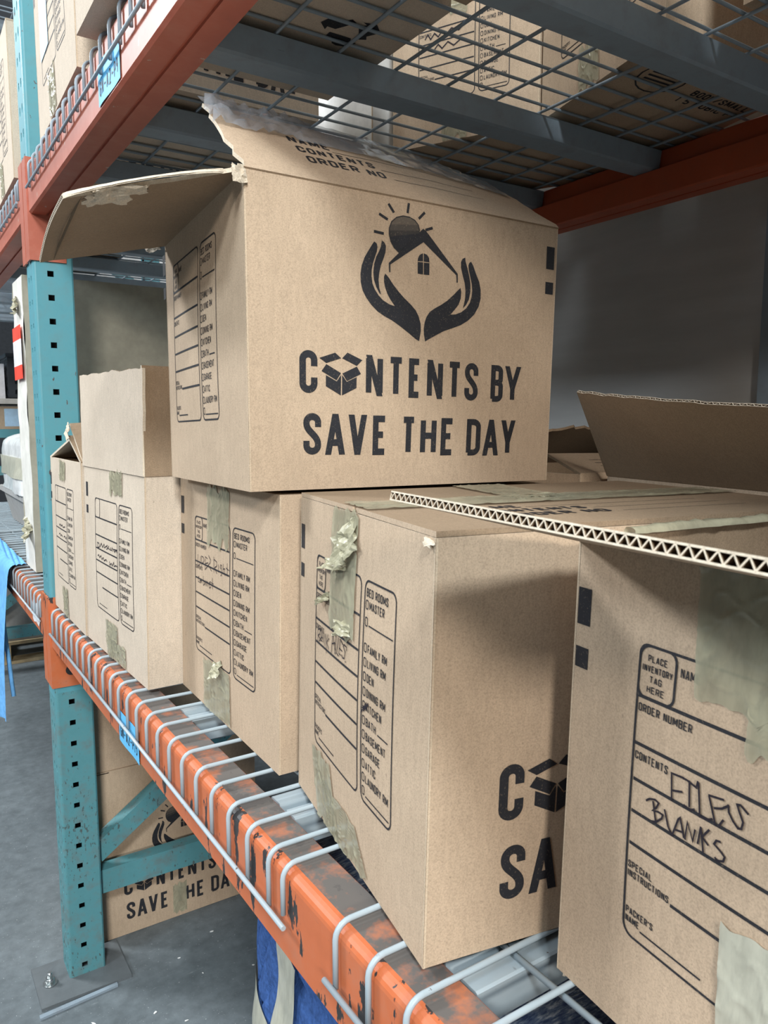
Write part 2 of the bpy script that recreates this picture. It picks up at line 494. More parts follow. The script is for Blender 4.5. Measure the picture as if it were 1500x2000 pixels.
def rrect(u0, u1, v0, v1, r, corners='lrLR', k=5):
    """rounded rectangle, lower-left l, lower-right r, upper-right R, upper-left L"""
    out = []
    for cx, cy, a0, key in ((u0 + r, v0 + r, 180, 'l'), (u1 - r, v0 + r, 270, 'r'), (u1 - r, v1 - r, 0, 'R'), (u0 + r, v1 - r, 90, 'L')):
        if key in corners:
            for i in range(k + 1):
                a = radians(a0 + 90 * i / k)
                out.append((cx + r * cos(a), cy + r * sin(a)))
        else:
            out.append((u0 if key in 'lL' else u1, v0 if key in 'lr' else v1))
    return out

LOGO={'lh':[(2088,1683),(2110,1801),(2106,1882),(2074,1970),(2036,2028),(1974,2083),(1875,2155),(1802,2218),(1730,2290),(1670,2362),(1628,2399),(1611,2366),(1611,2308),(1625,2251),(1652,2185),(1688,2129),(1730,2079),(1754,2051),(1682,2065),(1599,2102),(1540,2151),(1493,2210),(1462,2274),(1451,2350),(1453,2418),(1471,2496),(1500,2576),(1520,2626),(1529,2675),(1520,2712),(1488,2732),(1454,2685),(1413,2623),(1362,2542),(1327,2452),(1312,2365),(1315,2270),(1338,2186),(1383,2113),(1446,2041),(1528,1975),(1622,1928),(1718,1890),(1827,1833),(1950,1761),(2038,1705)],'lf':[(1585,2756),(1617,2738),(1637,2702),(1634,2639),(1605,2559),(1570,2478),(1550,2399),(1540,2320),(1549,2234),(1573,2163),(1552,2176),(1511,2240),(1482,2315),(1473,2391),(1482,2478),(1511,2568),(1546,2629),(1573,2690)],'rh':[(2173,1685),(2154,1763),(2151,1834),(2163,1906),(2188,1969),(2232,2028),(2302,2074),(2392,2122),(2483,2180),(2574,2255),(2640,2317),(2675,2347),(2687,2296),(2681,2223),(2649,2147),(2590,2080),(2531,2022),(2604,2030),(2690,2062),(2764,2115),(2817,2182),(2843,2257),(2853,2331),(2843,2414),(2819,2495),(2797,2566),(2790,2622),(2803,2654),(2830,2671),(2864,2624),(2907,2535),(2957,2446),(2982,2353),(2984,2248),(2955,2151),(2888,2050),(2793,1970),(2686,1910),(2566,1866),(2434,1821),(2305,1756),(2228,1716)],'rf':[(2741,2709),(2746,2664),(2777,2584),(2805,2494),(2823,2412),(2825,2318),(2803,2222),(2763,2156),(2713,2108),(2729,2154),(2748,2239),(2751,2322),(2736,2414),(2704,2504),(2680,2584),(2678,2646),(2701,2689)],'roof':[(2136,2959),(2087,2913),(1946,2781),(1807,2647),(1673,2520),(1678,2419),(1694,2421),(1695,2506),(2141,2809),(2611,2487),(2616,2401),(2633,2403),(2632,2504),(2205,2913),(2168,2943)],'sun1':[(1807,2651),(1741,2700),(1699,2762),(1683,2809),(2076,2897),(1946,2781)],'sun2':[(1683,2809),(1679,2837),(1680,2876),(2087,2928),(2087,2916),(2076,2897)],'sun3':[(1680,2876),(1681,2905),(1693,2944),(2068,2989),(2087,2928)],'sun4':[(1693,2944),(1711,2976),(1776,3032),(1860,3060),(1945,3060),(2018,3036),(2068,2989)],'w1':[(2060,2587),(2065,2619),(2082,2653),(2107,2671),(2133,2682),(2134,2591)],'w2':[(2144,2684),(2188,2673),(2218,2641),(2223,2591),(2145,2590)],'w3':[(2060,2577),(2134,2580),(2135,2444),(2061,2445)],'w4':[(2145,2579),(2223,2581),(2222,2446),(2146,2445)]}
RAYS=[[(1675,3167),(1746,3081)],[(1553,3040),(1664,2993)],[(1485,2841),(1611,2833)],[(1944,3215),(1926,3102)],[(2160,3144),(2077,3062)],[(2268,2986),(2168,2948)]]
RING=[[(1807,2651),(1741,2700),(1699,2762),(1679,2837),(1681,2905),(1711,2976),(1776,3032),(1860,3060),(1945,3060),(2018,3036),(2068,2989),(2087,2928)]]
ICON=[[(809,1426),(999,1490),(1071,1435),(892,1374)],[(1149,1499),(1335,1427),(1267,1361),(1084,1435)],[(892,1363),(1070,1273),(1016,1193),(835,1287)],[(1267,1353),(1319,1274),(1146,1190),(1087,1270)],[(887,1245),(1018,1182),(1072,1255),(1070,1031),(886,1126)],[(1085,1255),(1143,1181),(1266,1238),(1265,1118),(1084,1031)]]
HA=[[(948,1730),(933,1894),(1027,1903)],[(949,1794),(1022,1817)],[(1017,1899),(1043,1901),(1115,1885),(1122,1927)],[(1063,1906),(1077,1750)],[(1036,1746),(1083,1736),(1117,1756)],[(1127,1921),(1153,1730),(1216,1743),(1239,1758)],[(1203,1877),(1260,1730)],[(1198,1879),(1301,1897)],[(1240,1822),(1290,1842),(1330,1877)],[(1278,1731),(1308,1786)],[(1329,1885),(1336,1843),(1366,1807),(1399,1782),(1420,1789),(1427,1828),(1397,1879),(1382,1909),(1404,1915),(1454,1886)],[(752,1639),(780,1663),(824,1678),(853,1669),(838,1634),(811,1603),(856,1615),(889,1612),(885,1588),(843,1544),(809,1533)],[(808,1662),(822,1608),(840,1538)],[(900,1654),(935,1562),(970,1520)],[(970,1525),(1006,1641),(1020,1657),(1055,1550)],[(983,1568),(1046,1581)],[(1063,1545),(1072,1656),(1118,1564),(1129,1640)],[(1153,1565),(1166,1676)],[(1167,1672),(1194,1534)],[(1224,1687),(1179,1622),(1225,1593)],[(1302,1654),(1274,1648),(1261,1621),(1305,1601),(1334,1582),(1326,1553),(1290,1538),(1271,1549)]]
HB=[[(686,1914),(696,1804)],[(686,1918),(771,1949),(755,1891),(698,1863),(774,1843),(731,1809)],[(784,1944),(788,1833),(836,1842)],[(795,1848),(839,1944),(850,1854)],[(803,1873),(851,1877)],[(870,1833),(886,1934),(916,1811),(927,1936)],[(953,1943),(975,1757)],[(1013,1954),(984,1873),(1051,1926)],[(984,1873),(1042,1815)],[(1125,1804),(1155,2000),(1248,2003)],[(1140,1898),(1228,1931)],[(1155,1991),(1250,1827)],[(1248,2003),(1232,1826)],[(1315,2004),(1281,1849),(1330,1833)],[(1363,2005),(1342,1862),(1384,1857)],[(1369,2002),(1439,1968)],[(1349,1914),(1426,1906)],[(1536,1938),(1531,1973),(1474,1981),(1451,1958),(1502,1920),(1483,1857),(1443,1849),(1408,1872)],[(1506,1839),(1523,1832)]]
HBX=[[(1932,1537),(2064,1642)],[(1943,1585),(2045,1578)],[(1932,1559),(2057,1618)],[(1920,1519),(2027,1637)],[(1958,1540),(2064,1628)]]
HC=[[(849,2127),(837,1998),(879,1961),(944,2005),(969,2116)],[(1016,1968),(1015,2122),(1096,2120),(1130,2082),(1090,2043),(1028,2018)],[(1171,1965),(1186,2138),(1278,2124)],[(1177,2042),(1310,2072)],[(1333,2179),(1346,2162),(1413,2126),(1396,2086),(1170,1955)],[(1321,2036),(1390,2015),(1450,1978)],[(1560,1973),(1550,2188)],[(1547,2156),(1661,2137),(1670,2083),(1586,2047),(1675,1979)],[(1746,2118),(1738,2012)],[(1834,2065),(1809,2083),(1825,2122),(1858,2118),(1862,2002),(1827,1973)],[(1924,2147),(1921,2012)],[(1926,2080),(1978,2093),(1990,1997)],[(2078,2176),(2073,2007)],[(2030,2110),(2141,2093)],[(897,1822),(856,1790),(859,1742),(920,1738)],[(1007,1788),(930,1764),(950,1734),(1014,1784),(1026,1742)],[(1095,1856),(1098,1726),(1168,1763),(1126,1794)],[(1201,1817),(1194,1734)],[(1238,1738),(1251,1807),(1301,1797),(1296,1739)],[(1342,1780),(1431,1834),(1359,1812),(1366,1733),(1425,1763)],[(1492,1896),(1486,1741)],[(1444,1822),(1540,1817)]]
HD=[[(890,1890),(1014,1889),(1034,1826),(906,1800),(903,1892)],[(1065,1830),(1169,1910),(1248,1847),(1349,1917),(1368,1855),(1492,1904)],[(1553,1928),(1491,1896),(1574,1875),(1483,1846)],[(1638,1923),(1575,1883),(1670,1872)],[(1749,1915),(1703,1868),(1799,1874),(1835,1926),(1852,1858)],[(1913,1897),(1963,1865),(2050,1909),(2099,1877)],[(1886,1902),(2104,1916)],[(914,1659),(980,1685),(1034,1643),(1133,1690),(1184,1632),(1281,1679),(1333,1629),(1456,1672),(1509,1640)],[(1656,1670),(1675,1609),(1766,1655),(1816,1615),(1910,1693),(1927,1624),(2013,1653),(2093,1650),(2111,1591)]]
S4 = 1e-4
def print_logo(mb, P, vs=0.965):
    Q = lambda u, v, o=0.0: P(u, v * vs, o)
    for k in ('lh', 'lf', 'rh', 'rf', 'roof', 'w1', 'w2', 'w3', 'w4'):
        poly(mb, Q, [(u * S4, v * S4) for u, v in LOGO[k]], INK)
    for k, m in (('sun1', INK), ('sun2', INK_MID), ('sun3', INK_LIGHT), ('sun4', INK_PALE)):
        poly(mb, lambda u, v: Q(u, v, 0.00035), [(u * S4, v * S4) for u, v in LOGO[k]], m)
    for r in RING: ribbon(mb, lambda u, v: Q(u, v, 0.0005), [(u * S4, v * S4) for u, v in r], 0.0011, INK)
    for r in RAYS: ribbon(mb, Q, [(u * S4, v * S4) for u, v in r], 0.0030, INK)
    for r in ICON: poly(mb, Q, [(u * S4, v * S4) for u, v in r], INK)
    l1 = [('C', .0575, .0786), ('N', .1384, .1604), ('T', .1668, .1891), ('E', .1955, .2131), ('N', .2213, .2441), ('T', .2503, .2726), ('S', .2772, .2981), ('B', .3188, .3388), ('Y', .3414, .3687)]
    for c, a, b in l1:
        d = -0.0135 * (a - 0.0575)
        glyph(mb, Q, c, a, b, .1047 + d, .1500 + d, .0073 if c != 'C' else .0076, INK)
    l2 = [('S', .0618, .0831), ('A', .0880, .1130), ('V', .1170, .1408), ('E', .1486, .1682), ('T', .1865, .2082), ('H', .2143, .2374), ('E', .2443, .2646), ('D', .2835, .3057), ('A', .3098, .3356), ('Y', .3390, .3630)]
    for c, a, b in l2:
        d = -0.0175 * (a - 0.0618)
        glyph(mb, Q, c, a, b, .0383 + d, .0832 + d, .0074, INK)
    for a, b in ((.2727, .3010), (.2413, .2565)):
        mb.grid(lambda s, t: Q(.405 + .0135 * s, a + (b - a) * t), 1, 2, INK, False)

def print_form(mb, P, W=0.32, fine=True):
    k = W / 0.32
    Q = lambda u, v, o=0.0: P(u * k, v, o)
    T = INK
    r = .0022; bd = .0017
    ribbon(mb, Q, rrect(.0617, .1868, .0745, .2655, .008, 'lrLR'), bd, T, True)
    ribbon(mb, Q, rrect(.1955, .2590, .0745, .2655, .008, 'lrLR'), bd, T, True)
    ribbon(mb, Q, rrect(.0617, .0900, .2328, .2655, .006, 'lrLR'), bd, T, True)
    for v, a in ((.2328, .0617), (.2023, .0617), (.1790, .0635), (.1580, .0635), (.1365, .0635), (.1141, .0985)):
        ribbon(mb, Q, [(a, v), (.1850, v)], r, T)
    ribbon(mb, Q, [(.0760, .0822), (.1225, .0822)], .0013, T)
    w = .00070
    if fine:
        for s, a, b, v in (('PLACE', .0682, .0832, .2578), ('INVENTORY', .0642, .0878, .2514), ('TAG', .0705, .0800, .2450), ('HERE', .0688, .0825, .2386)):
            text(mb, Q, s, a, b, v - .0022, v + .0022, w, T)
        text(mb, Q, 'NAME', .0935, .1075, .2528, .2588, .00075, T)
        text(mb, Q, 'ORDER NUMBER', .0635, .1050, .2232, .2285, .0008, T)
        text(mb, Q, 'CONTENTS', .0635, .0900, .1922, .1976, .0008, T)
        text(mb, Q, 'SPECIAL', .0635, .0835, .1200, .1248, .00075, T)
        text(mb, Q, 'INSTRUCTIONS', .0635, .0970, .1140, .1188, .00075, T)
        text(mb, Q, "PACKER'S", .0635, .0860, .0890, .0938, .00075, T)
        text(mb, Q, 'NAME', .0635, .0750, .0830, .0878, .00075, T)
    text(mb, Q, 'BED ROOMS', .1995, .2440, .2522, .2594, .0011, T)
    rows = [('MASTER', .2454, .0310), ('', .2310, 0), ('FAMILY RM', .2090, .0390), ('LIVING RM', .1966, .0375), ('DEN', .1843, .0145), ('DINING RM', .1715, .0385), ('KITCHEN', .1592, .0315), ('BATH', .1465, .0210), ('BASEMENT', .1339, .0405), ('GARAGE', .1213, .0300), ('ATTIC', .1083, .0215), ('LAUNDRY RM', .0962, .0470), ('', .0842, 0)]
    for s, v, L in rows:
        ribbon(mb, Q, rrect(.1988, .2036, v - .0036, v + .0036, .0016, k=3), .0010, T, True)
        if s: text(mb, Q, s, .2064, .2064 + L, v - .0037, v + .0037, .00105, T)
    ribbon(mb, Q, [(.2065, .2285), (.2550, .2285)], .0012, T)
    ribbon(mb, Q, [(.2065, .0805), (.2550, .0805)], .0012, T)
    ribbon(mb, Q, [(.2310, .1440), (.2510, .1440)], .0012, T)
    for a, b in ((.2640, .2895), (.2340, .2485)):
        mb.grid(lambda s, t: Q(.0025 + .0125 * s, a + (b - a) * t), 1, 2, INK, False)

def pen(mb, P, strokes, w=0.0012):
    for st in strokes:
        ribbon(mb, lambda u, v: P(u, v, 0.00025), [(u * S4, v * S4) for u, v in st], w, PEN)

# ------------------------------------------------------------------ cardboard boxes
class Carton:
    """four bottom and four top corners in the order front-near, front-far, back-far, back-near
    (front = the end that faces the aisle, near = the long side towards -Y)"""
    def __init__(s, fn, ff, depth, z0, h, lean=(0, 0), bulge=0.003, top=None, bot=None, wdir=None):
        fn = Vector(fn).to_2d(); ff = Vector(ff).to_2d()
        u = (fn - ff).normalized()
        w = Vector((-u.y, u.x)) if wdir is None else Vector(wdir).normalized()
        c = [fn, ff, ff + w * depth, fn + w * depth]
        s.b = [Vector((p.x, p.y, z0)) for p in c] if bot is None else [Vector(p) for p in bot]
        l = Vector((lean[0], lean[1], 0))
        s.t = [Vector((p.x, p.y, z0 + h)) + l for p in c] if top is None else [Vector(p) for p in top]
        s.bulge = bulge
        s.side = {'front': (1, 0), 'near': (0, 3), 'back': (3, 2), 'far': (2, 1)}
    def width(s, f):
        a, b = s.side[f]; return (s.b[b] - s.b[a]).length
    def height(s, f):
        a, b = s.side[f]; return ((s.t[a] - s.b[a]).length + (s.t[b] - s.b[b]).length) / 2
    def P(s, f):
        a, b = s.side[f]
        A, B, C, D = s.b[a], s.b[b], s.t[b], s.t[a]
        W, H = s.width(f), s.height(f)
        n = (B - A).cross(D - A).normalized()
        bu = s.bulge
        def fn(u, v, off=0.0):
            x, y = u / W, v / H
            xx, yy = min(max(x, 0), 1), min(max(y, 0), 1)
            p = (A * (1 - x) + B * x) * (1 - y) + (D * (1 - x) + C * x) * y
            return p + n * (bu * sin(pi * xx) * sin(pi * yy) + 0.0004 + off)
        return fn
    def centre(s):
        c = Vector((0, 0, 0))
        for p in s.b: c += p / 4
        return c
    def body(s, mb, mat=None, inner=None, t=0.004, top_open=True):
        mat = mat or CARD; inner = inner or CARD_IN
        for f in s.side:
            P = s.P(f); W, H = s.width(f), s.height(f)
            mb.grid(lambda a, b: P(a * W, b * H, -0.0004), 12, 12, mat, True)
        cb = sum(s.b, Vector()) / 4; ct = sum(s.t, Vector()) / 4
        ib, it = [], []
        for i in range(4):
            for L, c, o in ((s.b, cb, ib), (s.t, ct, it)):
                d = (c - L[i]); d.z = 0
                o.append(L[i] + d.normalized() * (t * 1.414))
        up = Vector((0, 0, t))
        for f, (a, b) in s.side.items():
            mb.face([it[a], it[b], ib[b] + up, ib[a] + up], inner)
            mb.face([s.t[a], s.t[b], it[b], it[a]], CARD_EDGE)
            # worn fold down the vertical corner
            P = s.P(f); W, H = s.width(f), s.height(f)
            ribbon(mb, lambda u, v: P(u, v, -0.0002), [(W - 0.0009, 0), (W - 0.0009, H)], 0.0016, CARD_FOLD)
            ribbon(mb, lambda u, v: P(u, v, -0.0002), [(0.0009, 0), (0.0009, H)], 0.0016, CARD_FOLD)
        mb.face([s.b[0], s.b[1], s.b[2], s.b[3]], mat)
        mb.face([ib[3] + up, ib[2] + up, ib[1] + up, ib[0] + up], inner)

def flap(a, b, c, d, name, parent, mat_out=None, mat_in=None, t=0.0042, bow=0.0, jag=0.0, curl=0.0, flutes=True, nu=24, nv=10, seed=0, extra=None, pitch=0.0078, side_jag=0.0, flip=False, edge_mat=None):
    """hinge a-b, outer edge d-c (d beyond a, c beyond b); the outer side is the one seen against the normal (b-a)x(d-a)"""
    mat_out = mat_out or CARD; mat_in = mat_in or CARD
    EDGE = edge_mat or (CARD_EDGE if (flutes or side_jag) else mat_out)
    a, b, c, d = map(Vector, (a, b, c, d))
    n = (b - a).cross(d - a).normalized()
    L = (b - a).length
    def edge(x):
        return 1.0 + (jag * noise.noise(Vector((x * 9 + seed, seed, 0))) + jag * 0.6 * noise.noise(Vector((x * 40 + seed, 3, 0))) if jag else 0)
    def S(x, y, off=0.0):
        yy = y * edge(x)
        xx = x
        if side_jag:
            k = side_jag * noise.noise(Vector((yy * 14 + seed, 7 + x * 5, 0)))
            xx = x + k * (1 if x > 0.5 else -1) * abs(2 * x - 1) ** 6
        p = (a * (1 - xx) + b * xx) * (1 - yy) + (d * (1 - xx) + c * xx) * yy
        return p + n * (bow * sin(pi * min(max(x, 0), 1)) * yy + curl * yy * yy + off)
    mb = MB()
    h = t / 2
    mb.grid(lambda x, y: S(x, y, h), nu, nv, mat_in if not flip else mat_out, True)
    mb.grid(lambda x, y: S(x, y, -h), nu, nv, mat_out if not flip else mat_in, True, True)
    for j in range(nv):
        y0, y1 = j / nv, (j + 1) / nv
        mb.face([S(0, y0, -h), S(0, y0, h), S(0, y1, h), S(0, y1, -h)], EDGE)
        mb.face([S(1, y0, h), S(1, y0, -h), S(1, y1, -h), S(1, y1, h)], EDGE)
    for i in range(nu):
        x0, x1 = i / nu, (i + 1) / nu
        mb.face([S(x0, 0, h), S(x0, 0, -h), S(x1, 0, -h), S(x1, 0, h)], mat_in)
        lt = 0.0008 if flutes else h
        mb.face([S(x0, 1, h), S(x1, 1, h), S(x1, 1, h - lt), S(x0, 1, h - lt)], EDGE)
        mb.face([S(x0, 1, -h + lt), S(x1, 1, -h + lt), S(x1, 1, -h), S(x0, 1, -h)], EDGE)
        if flutes:
            mb.face([S(x0, 1, h - lt), S(x1, 1, h - lt), S(x1, .9, h - lt), S(x0, .9, h - lt)], CARD_IN)
            mb.face([S(x0, 1, -h + lt), S(x1, 1, -h + lt), S(x1, .9, -h + lt), S(x0, .9, -h + lt)], CARD_IN)
    if flutes:
        m = int(L / pitch) * 4
        hh = h - 0.0006
        q = 0.0005
        for i in range(m):
            x0, x1 = i / m, (i + 1) / m
            z0, z1 = hh * sin(i * pi / 2), hh * sin((i + 1) * pi / 2)
            mb.face([S(x0, 1, z0 - q), S(x1, 1, z1 - q), S(x1, 1, z1 + q), S(x0, 1, z0 + q)], CARD_EDGE)
            mb.face([S(x0, 1, z0), S(x1, 1, z1), S(x1, .9, z1), S(x0, .9, z0)], CARD_IN)
        mb.face([S(0, .9, -h), S(1, .9, -h), S(1, .9, h), S(0, .9, h)], CARD_IN)
    if extra: extra(mb, S, h)
    return mb.build(name, parent)

def tape(P, u0, u1, v0, v1, parent, mat=None, amp=0.0016, seed=1, torn=0.006, wrap=None, name='packing_tape', skew=0.0):
    """strip of tape stuck on a face, wrinkled, its lower and upper ends torn"""
    mat = mat or TAPE
    mb = MB()
    nu, nv = 34, 60
    H = v1 - v0
    def S(x, y):
        e = torn * noise.noise(Vector((x * 6 + seed, seed * 3.1, 0)))
        e2 = torn * noise.noise(Vector((x * 5 + seed, seed * 7.7, 2)))
        v = v0 + e + (H + e2 - e) * y
        v = max(v, 0.0006)
        u = u0 + (u1 - u0) * x + skew * y + 0.0012 * noise.noise(Vector((y * 4, x * 2, seed)))
        q = noise.noise(Vector((u * 55 + 9 * seed, v * 22, seed)))
        r = max(0, 1 - abs(q) * 13) * amp * .7
        q2 = noise.noise(Vector((u * 24 + v * 40, v * 16 - u * 40, seed + 5)))
        r += max(0, 1 - abs(q2) * 15) * amp * 0.6
        return P(u, v, 0.0009 + r)
    mb.grid(S, nu, nv, mat, True)
    return mb.build(name, parent)

def crumple(centre, axes, parent, mat, name, seed=0, n=9, amp=0.35):
    """small torn or crumpled sheet: grid over two axis vectors with sharp random creases"""
    c, (e1, e2, e3) = Vector(centre), [Vector(a) for a in axes]
    mb = MB()
    def S(x, y):
        X, Y = 2 * x - 1, 2 * y - 1
        k = 1 + 0.35 * noise.noise(Vector((X * 2.3 + seed, Y * 2.1, seed)))
        z = noise.noise(Vector((X * 1.7 + seed * 3, Y * 1.9, 4))) * 1.2 + 0.8 * (0.3 - abs(noise.noise(Vector((X * 3 + seed, Y * 3, 9)))))
        return c + e1 * (X * k) + e2 * (Y * k) + e3 * (z * amp * 3)
    mb.grid(S, n, n, mat, False)
    mb.grid(lambda x, y: S(x, y) - e3.normalized() * 0.0006, n, n, mat, False, True)
    return mb.build(name, parent)

BOXES = 'printed moving boxes'
def carton_thing(c, label, group=BOXES):
    return thing('cardboard_box', label, 'box', c.centre(), group)
# ------------------------------------------------------------------ the building
mb = MB()
mb.grid(lambda a, b: Vector((-7 + 9 * a, -8 + 18 * b, 0)), 1, 1, FLOOR, False)
structure(mb.build('floor'))
mb = MB()
mb.grid(lambda a, b: Vector((1.42, 10 - 14 * a, 4.2 * b)), 1, 1, WALL, False)
structure(mb.build('wall_right'))
mb = MB()
mb.grid(lambda a, b: Vector((-7 + 8.42 * a, 10, 4.2 * b)), 1, 1, plain('dark_far_wall', (0.10, 0.11, 0.125), 0.8), False)
structure(mb.build('wall_far'))
mb = MB()
mb.box((1.408, 0.818, 0.0), (1.4199, 0.846, 3.2), ZINC_DARK)
structure(mb.build('trim_1'))
mb = MB()
mb.hexa([(1.41, 6.6, 1.925), (1.41, 3.2, 1.52), (1.4199, 3.2, 1.52), (1.4199, 6.6, 1.925)], [(1.41, 6.6, 1.955), (1.41, 3.2, 1.55), (1.4199, 3.2, 1.55), (1.4199, 6.6, 1.955)], WALL)
structure(mb.build('trim_2'))

# ------------------------------------------------------------------ pallet rack
def holed_panel(mb, O, u, v, n, width, rows, cols, pitch, hw, hh, mat, thick=0.003, shape='sq', height=3.0, z0=0.03, low=None, lowz=0.7):
    O, u, v, n = Vector(O), Vector(u), Vector(v), Vector(n)
    def P(a, b, d=0.0): return O + u * a + v * b + n * d
    edges = [0.0] + [(cols[i] + cols[i + 1]) / 2 for i in range(len(cols) - 1)] + [width]
    def mm(b): return low if (low and b < lowz) else mat
    b0 = 0.0
    for r in range(rows):
        c = z0 + pitch * r
        lo = b0 if r == 0 else c - pitch / 2
        hi = c + pitch / 2
        if r == rows - 1: hi = height
        for i, cu in enumerate(cols):
            a0, a1 = edges[i], edges[i + 1]
            outer = [(a0, lo), (cu, lo), (a1, lo), (a1, c), (a1, hi), (cu, hi), (a0, hi), (a0, c)]
            if shape == 'sq':
                k = 1.0
                inner = [(cu - hw, c - hh), (cu, c - hh), (cu + hw, c - hh), (cu + hw, c), (cu + hw, c + hh), (cu, c + hh), (cu - hw, c + hh), (cu - hw, c)]
            else:
                q = 0.72
                inner = [(cu - hw * q, c - hh * q), (cu, c - hh), (cu + hw * q, c - hh * q), (cu + hw, c), (cu + hw * q, c + hh * q), (cu, c + hh), (cu - hw * q, c + hh * q), (cu - hw, c)]
            for k in range(8):
                j = (k + 1) % 8
                mb.face([P(*outer[k]), P(*outer[j]), P(*inner[j]), P(*inner[k])], mm(c))
                mb.face([P(*inner[k]), P(*inner[j]), P(*inner[j], -thick), P(*inner[k], -thick)], mm(c))
                mb.face([P(*outer[j], -thick), P(*outer[k], -thick), P(*inner[k], -thick), P(*inner[j], -thick)], DARK_HOLE)  # panel backs near-black, so the holes look shaded inside

PITCH_H = 0.0490
def post_mesh(x0, y0, depth=0.079, wid=0.080, fr=-1):
    """C-section post; the panel with two rows of slots faces fr (-1: aisle)"""
    mb = MB()
    rows = 60
    r = 0.006
    H = 2.98
    if fr < 0:
        holed_panel(mb, (x0, y0 + wid - r, 0), (0, -1, 0), (0, 0, 1), (-1, 0, 0), wid - 2 * r, rows, [0.020, 0.048], PITCH_H, 0.0058, 0.0095, TEAL, shape='oval', height=H, z0=0.018, low=TEAL_LOW)
        xa, xb = x0 + r, x0 + depth
    else:
        holed_panel(mb, (x0 + depth, y0 + r, 0), (0, 1, 0), (0, 0, 1), (1, 0, 0), wid - 2 * r, rows, [0.020, 0.048], PITCH_H, 0.0058, 0.0095, TEAL, shape='oval', height=H, z0=0.018, low=TEAL_LOW)
        xa, xb = x0, x0 + depth - r
    holed_panel(mb, (xa, y0, 0), (1, 0, 0), (0, 0, 1), (0, -1, 0), xb - xa, rows, [0.028 if fr < 0 else 0.045], PITCH_H, 0.0063, 0.0060, TEAL, height=H, z0=0.030, low=TEAL_LOW)
    holed_panel(mb, (xb, y0 + wid, 0), (-1, 0, 0), (0, 0, 1), (0, 1, 0), xb - xa, rows, [0.045 if fr < 0 else 0.028], PITCH_H, 0.0063, 0.0060, TEAL, height=H, z0=0.030, low=TEAL_LOW)
    # rounded vertical corners
    xc = x0 + r if fr < 0 else x0 + depth - r
    for yc, a0 in ((y0 + r, -90), (y0 + wid - r, 90)):
        k = 4
        for i in range(k):
            if fr < 0: aa = (a0 - 90 * i / k, a0 - 90 * (i + 1) / k) if a0 < 0 else (a0 + 90 * i / k, a0 + 90 * (i + 1) / k)
            else: aa = (a0 + 90 * i / k, a0 + 90 * (i + 1) / k) if a0 < 0 else (a0 - 90 * i / k, a0 - 90 * (i + 1) / k)
            p = [Vector((xc + r * cos(radians(a)), yc + r * sin(radians(a)), 0)) for a in aa]
            for z0, z1, m in ((0, .7, TEAL_LOW), (.7, H, TEAL)):
                mb.face([p[0] + Vector((0, 0, z0)), p[1] + Vector((0, 0, z0)), p[1] + Vector((0, 0, z1)), p[0] + Vector((0, 0, z1))], m, True)
    # return lips of the open side
    xe = xb if fr < 0 else xa
    s = 1 if fr < 0 else -1
    mb.box((min(xe - s * .003, xe), y0, 0), (max(xe - s * .003, xe), y0 + 0.016, H), TEAL)
    mb.box((min(xe - s * .003, xe), y0 + wid - 0.016, 0), (max(xe - s * .003, xe), y0 + wid, H), TEAL)
    return mb

FRAME_Y = 1.762
def bolt(mb, x, y, z):
    for r, h, dz, n in ((.016, .003, 0, 16), (.0105, .012, .003, 6), (.0055, .013, .015, 10)):
        mb.tube([(x, y, z + dz), (x, y, z + dz + h)], r, BOLT, n)

def upright_frame():
    t = thing('rack_upright', 'teal pallet rack upright with chipped paint standing between the two bays', 'rack upright', (0.80, FRAME_Y + 0.04, 0), 'teal rack uprights')
    post_mesh(0.283, FRAME_Y).build('post', t)
    post_mesh(1.241, FRAME_Y, fr=1).build('post', t)
    for x0 in (0.212, 1.18):
        m = MB(); m.box((x0, FRAME_Y - 0.064, 0.0), (x0 + 0.195, FRAME_Y + 0.083, 0.007), plain('worn_grey_base_plate', (0.125, 0.14, 0.148), 0.6))
        bp = m.build('base_plate', t)
        m = MB(); bolt(m, x0 + 0.030, FRAME_Y + 0.010, 0.007); m.build('anchor_bolt', bp)
    def channel(p, q, w, name):
        m = MB()
        p, q = Vector(p), Vector(q)
        d = (q - p).normalized(); up = Vector((0, 1, 0)).cross(d)
        if up.z < 0: up = -up
        yv = Vector((0, 1, 0))
        prof = [up * (w / 2) - yv * .018, up * (w / 2) + yv * .018, up * (w / 2 - .004) + yv * .018, up * (w / 2 - .004) - yv * .014, -up * (w / 2 - .004) - yv * .014, -up * (w / 2 - .004) + yv * .018, -up * (w / 2) + yv * .018, -up * (w / 2) - yv * .018]
        m.prism(prof, (p, q), TEAL_LOW)
        m.build(name, t, True)
    y = FRAME_Y + 0.040
    channel((0.358, y, 0.205), (1.246, y, 0.205), 0.058, 'horizontal_brace')
    channel((0.358, y, 0.275), (1.246, y, 0.905), 0.045, 'diagonal_brace')
    channel((0.358, y, 1.045), (1.246, y, 1.045), 0.045, 'horizontal_brace')
    channel((0.358, y, 1.93), (1.246, y, 1.93), 0.045, 'horizontal_brace')
    channel((0.358, y, 2.60), (1.246, y, 1.98), 0.045, 'diagonal_brace')
    return t
UP = upright_frame()
copy_tree(UP, (0, -2.52, 0), 'teal pallet rack upright carrying the near end of the first bay')
copy_tree(UP, (0, 2.478, 0), 'teal pallet rack upright at the far end of the second bay')

